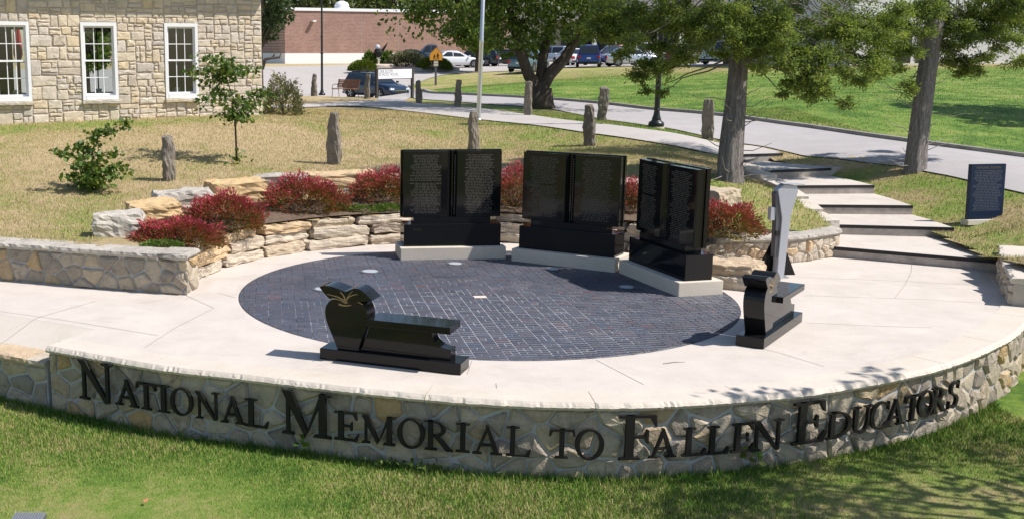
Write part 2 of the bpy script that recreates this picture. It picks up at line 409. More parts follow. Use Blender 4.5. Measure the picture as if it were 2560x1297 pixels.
def stone_face(poly, mp, proud, seed, inner=.035):
    """stone in wall coordinates (u,v) -> mesh relative to its centre; mp(u,v,d) gives the place, d outward"""
    cu = sum(p[0] for p in poly) / len(poly); cv = sum(p[1] for p in poly) / len(poly)
    n = len(poly); V = []; c0 = mp(cu, cv, 0.0)
    ins = []
    for (u, v) in poly:
        L = math.hypot(u - cu, v - cv) or 1; k = max(.35, 1 - inner / L)
        ins.append((cu + (u - cu) * k, cv + (v - cv) * k))
    rr = random.Random(seed)
    for (u, v) in poly: V.append(mp(u, v, -.015) - c0)
    for (u, v) in poly:
        V.append(mp(u, v, proud * .42 * rr.uniform(.6, 1.2)) - c0)
    for (u, v) in ins: V.append(mp(u, v, proud * rr.uniform(.75, 1.2)) - c0)
    V.append(mp(cu + rr.uniform(-.02, .02), cv + rr.uniform(-.02, .02), proud * rr.uniform(.95, 1.35)) - c0)
    F = []
    for i in range(n):
        j = (i + 1) % n
        F += [(i, j, n + j, n + i), (n + i, n + j, 2 * n + j, 2 * n + i), (2 * n + i, 2 * n + j, 3 * n)]
    return c0, V, F

# ------------------------------------------------------------------ the lie of the land (surveyed spot heights, thin-plate surface)
SP = []
def spot(px, py, z): p = U(px, py, z); SP.append((p.x, p.y, z))
def spot_t(px, t, z): SP.append(((px - CXP) / FPX * t, t * .985, z))
for a in [(422, 453, 1.0), (590, 410, 1.15), (835, 410, 1.12), (1185, 385, 1.12), (1473, 365, 1.3), (1770, 348, 1.45), (1508, 302, 1.55),
          (1320, 290, 1.6), (1145, 268, 1.6), (1047, 260, 1.62), (918, 247, 1.64), (785, 240, 1.66), (1640, 320, 1.55), (230, 480, .85),
          (1185, 425, 1.05), (870, 425, 1.08), (250, 575, .62), (0, 588, .64), (60, 520, .78), (1600, 370, 1.30),
          (1825, 450, 1.1), (1900, 520, .78), (1990, 575, .50), (1840, 585, .58), (2095, 562, .50), (1700, 395, 1.25),
          (2290, 425, 1.0), (2470, 553, .66), (2390, 590, .28), (2510, 640, .45), (2560, 486, .85), (2350, 438, 1.0), (2082, 398, 1.14),
          (2560, 397, 1.05), (2262, 357, 1.25), (1939, 311, 1.45), (1629, 277, 1.55), (1501, 262, 1.58), (1306, 247, 1.6), (1195, 241, 1.6), (1112, 236, 1.55), (1059, 229, 1.5),
          (1963, 378, 1.2), (1861, 362, 1.28), (740, 268, 1.72), (705, 285, 1.78)]: spot(*a)
for a in [(-150, 29, 1.68), (0, 29.4, 1.73), (330, 31, 1.79), (655, 32.7, 1.85), (-300, 40, 1.9), (200, 42, 1.9), (560, 42, 1.85),
          (1112, 85, 1.79), (1195, 88, 1.97), (1306, 88, 2.16), (1379, 88, 2.35), (1490, 88, 2.44), (1640, 88, 2.5), (1900, 85, 2.67), (2400, 80, 2.8), (3000, 70, 2.8),
          (1300, 66, 1.93), (1600, 65, 2.28), (1600, 52, 1.85), (2000, 60, 2.4), (2000, 42, 1.92), (2400, 58, 2.43), (2500, 36, 1.55), (2900, 40, 1.6), (3000, 24, .8),
          (700, 61, .95), (930, 61, .95), (700, 74, .66), (930, 74, .60), (1000, 78, .95), (400, 72, .9), (700, 84, 1.25), (900, 84, 1.3), (950, 92, 2.1), (1100, 96, 2.15), (700, 97, 2.15),
          (300, 95, 2.0), (-400, 80, 1.6), (-900, 50, 1.8), (-700, 26, 1.2), (-500, 20, .7), (700, 52, 1.64), (862, 52, 1.64), (939, 52, 1.63), (1010, 52, 1.62), (700, 56, 1.3), (862, 56, 1.28), (960, 56, 1.28),
          (0, 130, 2.4), (850, 120, 2.4), (1700, 120, 2.6), (2600, 120, 2.8), (-800, 130, 2.3), (850, 190, 2.6), (2600, 190, 2.8), (-800, 190, 2.5)]: spot_t(*a)
for _x, _y, _z in [(11.75, 19.6, .12), (12.05, 20.6, .13), (12.1, 21.2, .14), (11.6, 21.2, .1), (12.15, 23.0, .32), (11.7, 23, .3), (12.25, 25.0, .51), (11.8, 25, .5), (12.2, 27.0, .70), (11.7, 27, .7), (11.75, 28.7, .92), (10.1, 28.6, 1.05), (10.3, 29.6, 1.09), (11.2, 29.6, 1.10), (10.6, 31, 1.16)]: SP.append((_x, _y, _z))
DC = Vector((2.27, 17.09)); DR = 3.87      # brick circle
for k in range(0, 9):
    a = R(172 - k * 20)
    SP.append((DC.x + 5.0 * math.cos(a), DC.y + 5.0 * math.sin(a), .56)); 
    if k < 8: SP.append((DC.x + 6.0 * math.cos(a), DC.y + 6.0 * math.sin(a), .66))
SP = np.array(SP)
def _tps(r2): return np.where(r2 > 1e-9, r2 * np.log(np.maximum(r2, 1e-9)) * .5, 0.0)
_n = len(SP); _X = SP[:, :2] / 20.0
_K = _tps(((_X[:, None] - _X[None]) ** 2).sum(2)) + np.eye(_n) * .0012
_Pm = np.c_[np.ones(_n), _X]
_A = np.block([[_K, _Pm], [_Pm.T, np.zeros((3, 3))]])
_w = np.linalg.solve(_A, np.r_[SP[:, 2], 0, 0, 0])
def zt_arr(x, y):
    x = np.asarray(x, float); y = np.asarray(y, float); sh = x.shape
    xc = np.clip(x.ravel(), -42, 95); yc = np.clip(y.ravel(), 14, 190)
    out = np.empty(len(xc))
    for i in range(0, len(xc), 20000):
        q = np.c_[xc[i:i + 20000], yc[i:i + 20000]] / 20.0
        out[i:i + 20000] = _tps(((q[:, None] - _X[None]) ** 2).sum(2)) @ _w[:_n] + _w[_n] + q @ _w[_n + 1:]
    return np.clip(out, .3, 3.2).reshape(sh)
def zt(x, y): return float(zt_arr(np.array([x]), np.array([y]))[0])
def G(px, py):
    """point of the upper ground seen at that place of the photograph"""
    d = ray(px, py); ts = np.concatenate([np.arange(16, 60, .1), np.arange(60, 200, .4)])
    z = zt_arr(d[0] * ts, d[1] * ts); h = CAM_H + d[2] * ts
    i = np.argmax(h < z)
    if not (h < z).any(): i = len(ts) - 1
    i = max(i, 1); a0 = h[i - 1] - z[i - 1]; a1 = h[i] - z[i]; t = ts[i - 1] + (ts[i] - ts[i - 1]) * (a0 / (a0 - a1) if a0 != a1 else 0)
    return Vector((d[0] * t, d[1] * t, zt(d[0] * t, d[1] * t)))
FLZ = -.88                                   # front lawn level
def cat(pts, n):                             # Catmull-Rom resample of a 2-D polyline
    pts = [Vector(p[:2]) for p in pts]; P = [pts[0] * 2 - pts[1]] + pts + [pts[-1] * 2 - pts[-2]]; o = []
    for i in range(1, len(P) - 2):
        for k in range(12):
            t = k / 12; a, b_, c, d = P[i - 1], P[i], P[i + 1], P[i + 2]
            o.append(.5 * ((2 * b_) + (c - a) * t + (2 * a - 5 * b_ + 4 * c - d) * t * t + (3 * b_ - a - 3 * c + d) * t ** 3))
    o.append(pts[-1]); L = [0]
    for i in range(1, len(o)): L.append(L[-1] + (o[i] - o[i - 1]).length)
    res = []; j = 0
    for k in range(n):
        s = L[-1] * k / (n - 1)
        while j < len(L) - 2 and L[j + 1] < s: j += 1
        f = (s - L[j]) / max(1e-9, L[j + 1] - L[j]); res.append(o[j].lerp(o[j + 1], min(1, max(0, f))))
    return res, L[-1]

# front wall line (outer top edge of the coping), from the left end to beyond the right edge of the picture
FW_PX = [(115, 866), (391, 914), (600, 938), (857, 968), (1120, 994), (1300, 1005), (1430, 1009), (1577, 1010), (1711, 1004), (1860, 994), (2067, 972), (2338, 919), (2495, 858), (2560, 812)]
FW_pts = [U(a, b_, 0.0).to_2d() for a, b_ in FW_PX]
d_end = (FW_pts[-1] - FW_pts[-2]).normalized()
FW_pts += [FW_pts[-1] + Vector((1.1, 1.5)), FW_pts[-1] + Vector((1.9, 3.3))]
FW, FWL = cat(FW_pts, 400)
def fw_at(s):
    f = max(0, min(1, s / FWL)) * 399; i = min(398, int(f)); p = FW[i].lerp(FW[i + 1], f - i)
    a = FW[max(0, i - 3)]; b_ = FW[min(399, i + 4)]; t = (b_ - a).normalized(); return p, t, Vector((t.y, -t.x))   # outward = towards the camera
def fw_s_of_px(px):
    best = min(range(400), key=lambda i: abs(CXP + FPX * FW[i].x / (FW[i].y * math.cos(PITCH) + (CAM_H + .4) * math.sin(PITCH)) - px))
    return best / 399 * FWL

# ------------------------------------------------------------------ ground sheets
HOLE = [Vector((-14, 21.2)), Vector((-2.6, 17.3))]
for k in range(0, 17): a = R(178 - k * 10.2); HOLE.append(DC + Vector((math.cos(a), math.sin(a))) * 4.95)
HOLE += [Vector(p) for p in [(6.9, 19.6), (7.9, 19.95), (8.7, 20.15), (9.2, 20.45), (9.75, 21.6), (9.95, 23.1), (10.1, 24.9), (9.95, 26.3), (10.3, 28.3), (10.45, 28.7), (11.2, 28.7), (11.6, 26.8), (11.75, 24.9), (11.7, 22.9), (11.6, 21.2), (11.3, 19.3), (10.9, 18.0), (10.55, 16.9), (11.0, 15.5), (30, 14), (30, 8), (-60, 8), (-60, 21)]]
def in_poly(P, x, y):
    x = np.asarray(x); y = np.asarray(y); c = np.zeros(x.shape, bool); n = len(P)
    for i in range(n):
        a, b_ = P[i], P[(i + 1) % n]
        k = ((a.y > y) != (b_.y > y)) & (x < (b_.x - a.x) * (y - a.y) / ((b_.y - a.y) if b_.y != a.y else 1e-9) + a.x); c ^= k
    return c
ROAD_FAR = [G(a, b_).to_2d() for a, b_ in [(1020, 219), (1029, 225), (1059, 229), (1112, 236), (1195, 241), (1306, 247), (1370, 251), (1501, 262), (1629, 277), (1806, 293), (1939, 311), (2054, 327), (2262, 357), (2400, 376), (2560, 397)]]
ROAD_FAR.append(ROAD_FAR[-1] + (ROAD_FAR[-1] - ROAD_FAR[-2]) * 3)
_rfx = np.array([p.x for p in ROAD_FAR]); _rfy = np.array([p.y for p in ROAD_FAR]); _rfo = np.argsort(_rfx)
def dryness(x, y):
    x = np.asarray(x, float); y = np.asarray(y, float)
    d = np.full(x.shape, .86)
    hill = (y > np.interp(x, _rfx[_rfo], _rfy[_rfo]) - .3) & (x > 3)
    far = np.clip((y - 62) / 12, 0, 1)
    d = np.where(hill, .22 + .45 * far, d)
    ed = np.exp(-((y - (32.5 + .478 * (x + 2))) ** 2) / .9) * (x < -2.2)      # greener strip along the school house
    d = d - .36 * ed
    d = np.where(~hill, d - .40 * np.clip((x - 1.5) / 4, 0, 1) * np.clip((y - 27.5) / 4, 0, 1), d)
    d = np.where((x > 11.2) & (y < 27), .62, d)
    d = np.where((x > 6) & (x < 10.2) & (y < 24), .50, d)
    return d
def grid_sheet(name, xs, ys, cut=None):
    gx, gy = np.meshgrid(xs, ys); nx, ny = len(xs), len(ys)
    v = np.c_[gx.ravel(), gy.ravel(), zt_arr(gx, gy).ravel()]
    i = np.arange((nx - 1) * (ny - 1)); r = i // (nx - 1); c = i % (nx - 1); a = r * nx + c
    f = np.c_[a, a + 1, a + 1 + nx, a + nx]
    if cut is not None:
        cx = v[f, 0].mean(1); cy = v[f, 1].mean(1); f = f[~cut(cx, cy)]
    return v, f
xs = np.unique(np.concatenate([np.arange(-300, -14, 11.0), np.arange(-14, 16, .2), np.arange(16, 60, 1.1), np.arange(60, 300, 12.)]))
ys = np.unique(np.concatenate([np.arange(13.5, 36, .2), np.arange(36, 100, .8), np.arange(100, 200, 5), np.arange(200, 900, 40.)]))
v, f = grid_sheet('lawn', xs, ys, lambda x, y: in_poly(HOLE, x, y))
lawn = link('lawn', npmesh('lawn', v, f, {'dry': dryness(v[:, 0], v[:, 1])}, True), 'turf'); tag(lawn, kind='structure')
# front lawn: one sheet in front of the memorial, running behind the camera
xs = np.concatenate([np.arange(-120, -10, 10.), np.arange(-10, 14, .25), np.arange(14, 140, 10.)]); ys = np.concatenate([np.arange(-160, 6, 10.), np.arange(6, 17, .25)])
gx, gy = np.meshgrid(xs, ys); v = np.c_[gx.ravel(), gy.ravel(), np.full(gx.size, FLZ) + .03 * np.sin(gx.ravel() * .7) * np.cos(gy.ravel() * .9)]
nx = len(xs); i = np.arange((nx - 1) * (len(ys) - 1)); a = (i // (nx - 1)) * nx + i % (nx - 1); f = np.c_[a, a + 1, a + 1 + nx, a + nx]
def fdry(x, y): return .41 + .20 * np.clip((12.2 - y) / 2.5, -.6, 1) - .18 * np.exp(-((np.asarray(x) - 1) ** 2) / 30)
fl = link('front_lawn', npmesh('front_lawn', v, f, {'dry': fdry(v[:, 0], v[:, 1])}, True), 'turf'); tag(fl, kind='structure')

# plaza slab (z=0), cut to the wall lines
pl = [p - n_ * .12 for p, t_, n_ in (fw_at(FWL * k / 80) for k in range(81))]
_gd = (FW[0] - FW[12]).normalized(); _gn = Vector((_gd.y, -_gd.x)); _gn = _gn if _gn.y > 0 else -_gn
GW = [FW[0] + _gd * k for k in (14, 6, 2.5, 1.0, .06)]
EDGE = [p + _gn * 1.0 for p in GW]
pl = EDGE + [GW[4] + _gn * .3] + pl[2:] + [Vector((12.6, 20.0)), Vector((12.2, 21.4)), Vector((9.0, 21.2)), Vector((6.6, 19.9))]
for k in range(0, 17): a = R(16 + k * 10.2); pl.append(DC + Vector((math.cos(a), math.sin(a))) * 5.0)
pl += [Vector((-2.9, 17.6)), Vector((-22, 26.0))]
from mathutils.geometry import delaunay_2d_cdt
_n2 = len(pl); _r = delaunay_2d_cdt([Vector(p) for p in pl], [(i, (i + 1) % _n2) for i in range(_n2)], [], 0, 1e-5)
_f = [f for f in _r[2] if bool(in_poly(pl, np.array([sum(_r[0][k].x for k in f) / len(f)]), np.array([sum(_r[0][k].y for k in f) / len(f)]))[0])]
me = pyd('plaza', [(p.x, p.y, 0) for p in _r[0]], _f); plaza = link('plaza', me, 'plaza'); tag(plaza, kind='structure')
if plaza.data.polygons[0].normal.z < 0: plaza.data.flip_normals()
obj('sloped_apron', [c for p, q in zip(GW, EDGE) for c in ((*(p + _gn * .36), -.235), (q.x, q.y, -.001))], [(2 * i, 2 * i + 2, 2 * i + 3, 2 * i + 1) for i in range(len(EDGE) - 1)], 'coping', plaza)
obj('apron_end', [(*(GW[4] + _gn * .30), -.26), (*(GW[4] + _gn * .30), -.001), (*EDGE[4], -.001)], [(0, 1, 2)], 'coping', plaza)
def strip_line(name, pts, w, z, mat, parent):
    P = [Vector(p) for p in pts]; V = []; F = []
    for i, p in enumerate(P):
        t = (P[min(i + 1, len(P) - 1)] - P[max(i - 1, 0)]).normalized(); n = Vector((-t.y, t.x))
        V += [(*(p + n * w / 2), z), (*(p - n * w / 2), z)]
    for i in range(len(P) - 1): F.append((2 * i, 2 * i + 1, 2 * i + 3, 2 * i + 2))
    return obj(name, V, F, mat, parent)
for ln in [[(1490, 899), (1610, 961)], [(1830, 852), (1950, 882), (2062, 916)], [(1180, 901), (1168, 935)], [(2280, 656), (2278, 680), (2262, 712), (2236, 746)],
           [(0, 778), (160, 800), (395, 838)], [(465, 738), (535, 770), (440, 818), (362, 868)], [(1995, 693), (2200, 700), (2440, 712)], [(2010, 738), (2300, 748), (2465, 757)],
           [(800, 897), (780, 903)], [(240, 752), (100, 792), (20, 826)], [(545, 732), (590, 744)], [(2016, 806), (2200, 815), (2330, 818)], [(1240, 958), (1248, 1000)]]:
    strip_line('joint', [U(a, b_, 0).to_2d() for a, b_ in ln], .008, .004, 'jointline', plaza)

def ribbon(name, A, B, mat, off=.03, n=120, cr=5, edge=True, kind='structure'):
    """paved ribbon between two edge lines, draped over the lawn with a low edge"""
    a, _ = cat(A, n); b_, _ = cat(B, n); V = []; F = []
    k = cr + 1
    for p, q in zip(a, b_):
        for j in range(k): s = p.lerp(q, j / cr); V.append((s.x, s.y, 0))
    V = np.array(V); V[:, 2] = zt_arr(V[:, 0], V[:, 1]) + off
    V = V.tolist()
    for i in range(n - 1):
        for j in range(cr): F.append((i * k + j, i * k + j + 1, (i + 1) * k + j + 1, (i + 1) * k + j))
    o = obj(name, V, F, mat, smooth=True)
    if sum(p.normal.z for p in o.data.polygons) < 0: o.data.flip_normals()
    return tag(o, kind=kind)
def GP(l): return [G(a, b_).to_2d() for a, b_ in l]
ROAD_NEAR = GP([(1000, 243), (1030, 246), (1059, 250), (1110, 254), (1153, 257), (1240, 264), (1309, 268), (1373, 274), (1451, 289), (1517, 302), (1617, 316), (1659, 321), (1753, 341), (1861, 362), (1963, 381), (2082, 398), (2248, 418), (2350, 438), (2440, 458), (2560, 486)])
ROAD_NEAR.append(ROAD_NEAR[-1] + (ROAD_NEAR[-1] - ROAD_NEAR[-2]) * 3)
ribbon('road', ROAD_FAR, ROAD_NEAR, 'road', .03, 160, 6)
WALK_UP = GP([(600, 268), (700, 265), (812, 261), (906, 255), (1000, 257), (1056, 262), (1140, 268), (1223, 276), (1306, 287), (1380, 298), (1451, 307), (1517, 314), (1620, 327), (1740, 347), (1860, 366), (1950, 382)])
WALK_LO = GP([(600, 274), (743, 271), (884, 268), (1001, 278), (1112, 291), (1195, 301), (1332, 315), (1456, 333), (1517, 341), (1629, 358), (1730, 377), (1800, 391), (1868, 404)])
ribbon('sidewalk', WALK_UP, WALK_LO, 'walk', .035, 120, 4)
ribbon('path', GP([(952, 239), (947, 248), (930, 258)]), GP([(1050, 242), (1020, 250), (1010, 262)]), 'walk', .04, 14, 5)
# kerb along the far side of the road: a real step
def kerb(line, h=.13, w=.16, n=160, side=1):
    a, _ = cat(line, n); V = []; F = []
    for i, p in enumerate(a):
        t = (a[min(i + 1, n - 1)] - a[max(i - 1, 0)]).normalized(); nn = Vector((-t.y, t.x)) * side
        z = zt(p.x, p.y)
        for q, zz in ((p - nn * .02, z - .05), (p - nn * .02, z + h), (p + nn * w, z + h), (p + nn * w, z - .05)): V.append((q.x, q.y, zz))
    for i in range(n - 1):
        for j in range(3): F.append((4 * i + j, 4 * i + j + 1, 4 * i + j + 5, 4 * i + j + 4))
    return tag(obj('kerb', V, F, 'kerb'), kind='structure')
kerb(ROAD_FAR)
# street, drive and parking lot beyond the crest
def world(px, t): return Vector(((px - CXP) / FPX * t, t * .985))
ribbon('street', [world(-900, 64), world(300, 57), world(650, 55), world(820, 54.5), world(960, 55), world(1004, 60), world(1016, 70), world(1012, 79), world(1105, 87), world(1195, 89.5), world(1306, 89.5), world(1379, 89), world(1490, 88.5), world(1640, 88), world(1900, 86), world(2300, 82)],
       [world(-900, 100), world(200, 99), world(500, 100), world(650, 101), world(760, 103), world(850, 106), world(930, 108), world(1050, 114), world(1200, 117), world(1300, 118), world(1380, 118), world(1480, 118), world(1640, 119), world(1800, 119), world(1900, 118), world(2300, 110)], 'asphalt', .04, 150, 24)
# planting bed between the two tiers of rock
V = []; F = []
for i in range(60):
    a = R(164 - i * 130 / 59)
    for j in range(7):
        p = DC + Vector((math.cos(a), math.sin(a))) * (4.95 + j * .22); V.append((p.x, p.y, zt(p.x, p.y) + .035))
for i in range(59):
    for j in range(6): F.append((i * 7 + j, (i + 1) * 7 + j, (i + 1) * 7 + j + 1, i * 7 + j + 1))
tag(obj('planting_bed', V, F, 'soil', smooth=True), kind='structure')
if bpy.data.objects['planting_bed'].data.polygons[0].normal.z < 0: bpy.data.objects['planting_bed'].data.flip_normals()
# ------------------------------------------------------------------ brick circle
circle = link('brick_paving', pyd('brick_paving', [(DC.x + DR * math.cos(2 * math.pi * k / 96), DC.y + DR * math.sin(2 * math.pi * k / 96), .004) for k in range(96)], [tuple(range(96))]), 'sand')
tag(circle, kind='structure')
if circle.data.polygons[0].normal.z < 0: circle.data.flip_normals()
ex = Vector((.998, .063)); ey = Vector((-.063, .998))          # courses run almost straight away from the camera
clipN = [(math.cos(2 * math.pi * k / 48), math.sin(2 * math.pi * k / 48)) for k in range(48)]
def paver(poly):
    if max(math.hypot(*p) for p in poly) > DR - .01:
        for cx, cy in clipN:
            poly = clip_poly(poly, cx, cy, DR - .012)
            if len(poly) < 3: return None
        if abs(area2(poly)) < .002: return None
    poly = [(p[0], p[1] * 1.0) for p in inset(poly, .005)]
    if len(poly) < 3: return None
    cyy = sum(p[1] for p in poly) / len(poly); gy_ = random.uniform(.0, .008); poly = [(p[0], p[1] - gy_ if p[1] > cyy else p[1] + gy_) for p in poly]
    top = inset(poly, .004)
    if len(top) < 3: return None
    rz = random.uniform(-.0015, .0015)
    def W3(p, z): q = DC + ex * p[0] + ey * p[1]; return (q.x, q.y, z)
    if len(top) != len(poly): top = poly
    n = len(poly); v = [W3(p, .004) for p in poly] + [W3(p, .0085 + rz) for p in top]
    f = [tuple(range(n, 2 * n))] + [(i, (i + 1) % n, n + (i + 1) % n, n + i) for i in range(n)]
    return v, f
allp = []
for c in range(-20, 20):
    x0 = c * .2; y = -DR - random.uniform(0, .2)
    k = random.randint(0, 2)
    while y < DR:
        if random.random() < .62:
            cand = [[(x0, y), (x0 + .2, y), (x0 + .2, y + .1), (x0, y + .1)]]; y += .1
        else:
            cand = [[(x0, y), (x0 + .1, y), (x0 + .1, y + .1), (x0, y + .1)], [(x0 + .1, y), (x0 + .2, y), (x0 + .2, y + .1), (x0 + .1, y + .1)]]; y += .1
        k += 1
        for q in cand:
            if min(math.hypot(*p) for p in q) < DR:
                r_ = paver(q)
                if r_: allp.append(r_)
allp.sort(key=lambda r_: r_[0][0][1])
for v, f in allp[:300]:
    c0 = Vector(v[0]); obj('brick', [Vector(p) - c0 for p in v], f, 'paver', circle, loc=c0)
tag(obj('brick_field', *merge(allp[300:]), 'paver', circle), kind='stuff')
# uplights let into the paving, dedication tile
for px, py, r_, lab in [(1138, 661, .115, 'round uplight set in the brick paving before the leftmost granite book'), (1381, 674, .115, 'white round uplight set in the brick paving before the middle granite book'), (1566, 719, .115, 'round uplight set in the brick paving in the shadow of the right granite book'),
                    (925, 680, .135, 'round grey uplight in the brick paving halfway to the rock ledge'), (808, 724, .135, 'round grey uplight in the brick paving behind the apple of the front bench')]:
    p = U(px, py, 0); t = empty('ground_light', (p.x, p.y, .009)); tag(t, lab, 'light', 'uplights in the brick circle')
    obj('ring', *lathe_vf([(r_ * 1.35, 0), (r_ * 1.35, .006), (r_ * 1.3, .009)], 28), 'steelring', t)
    obj('lens', *lathe_vf([(r_, .009), (r_, .013), (r_ * .6, .017)], 28), 'disc', t)
p = U(1200, 743, 0); t = box('dedication_tile', -.1, .1, -.07, .07, .004, .013, 'pad', None, .002, loc=(p.x, p.y, .001), rot=(0, 0, .05))
tag(t, 'small cream square tile at the centre of the brick circle', 'tile')

# ------------------------------------------------------------------ stone walls from irregular fieldstones
def field_wall(name, L, h, mp, mat, mort, label, cat_, n, seed, thick=.4, cap=None, gap=.014, proud=.035, closed_back=True, ar=1.25, limit=300):
    root = empty(name, mp(L / 2, 0, 0)); tag(root, label, cat_)
    def rel(p): return p - root.location
    rr = random.Random(seed)
    nu = max(2, int(L / .12)); V = []; F = []
    for i in range(nu + 1):
        u = L * i / nu
        for (vv, d) in ((-.25, 0), (h, 0), (h, -thick), (-.25, -thick)): V.append(rel(mp(u, vv, d)))
    for i in range(nu):
        for j in range(4): F.append((4 * i + j, 4 * i + (j + 1) % 4, 4 * i + 4 + (j + 1) % 4, 4 * i + 4 + j))
    F += [(0, 1, 2, 3), (4 * nu + 3, 4 * nu + 2, 4 * nu + 1, 4 * nu)]
    obj('mortar_core', V, F, mort, root)
    pts = []; tries = 0; dmin = math.sqrt(L * h / n) * .72
    while len(pts) < n and tries < n * 60:
        p = (rr.uniform(0, L), rr.uniform(0, h)); tries += 1
        if all(math.hypot((p[0] - q[0]) / ar, p[1] - q[1]) > dmin for q in pts): pts.append(p)
    m0 = len(pts); tries = 0
    while len(pts) < m0 * 1.4 and tries < n * 60:      # smaller stones filling in between
        p = (rr.uniform(0, L), rr.uniform(0, h)); tries += 1
        if all(math.hypot((p[0] - q[0]) / ar, p[1] - q[1]) > dmin * .52 for q in pts): pts.append(p)
    sp = [(p[0] / ar, p[1]) for p in pts]
    cells = voronoi_cells(sp, L / ar, h)
    made = []
    for i, c in enumerate(cells):
        if len(c) < 3: continue
        c = [(p[0] * ar, p[1]) for p in c]; c = inset(c, gap * rr.uniform(.7, 1.5))
        if len(c) < 3 or abs(area2(c)) < .004: continue
        c = ragged(smooth_poly(c, 1, .10), rr)
        made.append(stone_face(c, mp, proud * rr.uniform(.4, 1.7), seed * 1000 + i) + (abs(area2(c)),))
    made.sort(key=lambda q: -q[3]); rest = []
    for i, (c0, V, F, ar_) in enumerate(made):
        if i < limit: obj('stone', V, F, mat, root, loc=rel(c0))
        else: rest.append(([p + rel(c0) for p in V], F))
    if rest: tag(obj('small_stones', *merge(rest), mat, root), kind='stuff')
    return root
WALL_OFF = .06
def fmp(u, v, d):
    p, t_, n_ = fw_at(u); q = p - n_ * (WALL_OFF - d); return Vector((q.x, q.y, FLZ - .02 + v))
FWALL = field_wall('memorial_wall', FWL, -FLZ - .05, fmp, 'field', 'mortar', 'long curved fieldstone wall carrying the big dark letters', 'wall', 150, 3, thick=.35, gap=.015, ar=1.2, proud=.032)
# coping: long limestone slabs along the wall head
V0 = 0; s = 0.0; rr = random.Random(5)
while s < FWL - .05:
    e = min(FWL, s + rr.uniform(1.35, 1.9)); n = max(6, int((e - s) / .035)); V = []; F = []
    for i in range(n + 1):
        u = s + .004 + (e - s - .008) * i / n; p, t_, n_ = fw_at(u)
        jj = .012 * noise.noise(Vector((u * 6, 1, 3))) + .013 * noise.noise(Vector((u * 31, 4, 3))); jj2 = .010 * noise.noise(Vector((u * 22, 9, 7)))
        wd = .44 if u > FWL * .58 else .44
        for (d, z) in ((-wd, -.06), (-wd, .012), (-.025 + jj * .8, .013), (.004 + jj * 1.2, -.012 + jj * .5), (.026 + jj * 1.4, -.038 + jj2), (.008 + jj, -.072 + jj2), (-.1, -.076)):
            q = p + n_ * d; V.append((q.x, q.y, z))
    for i in range(n):
        for j in range(7): F.append((7 * i + j, 7 * i + (j + 1) % 7, 7 * i + 7 + (j + 1) % 7, 7 * i + 7 + j))
    F += [tuple(range(7)), tuple(range(7 * n + 6, 7 * n - 1, -1))]
    V = [Vector(p) - FWALL.location for p in V]
    obj('coping', V, F, 'coping', FWALL); s = e

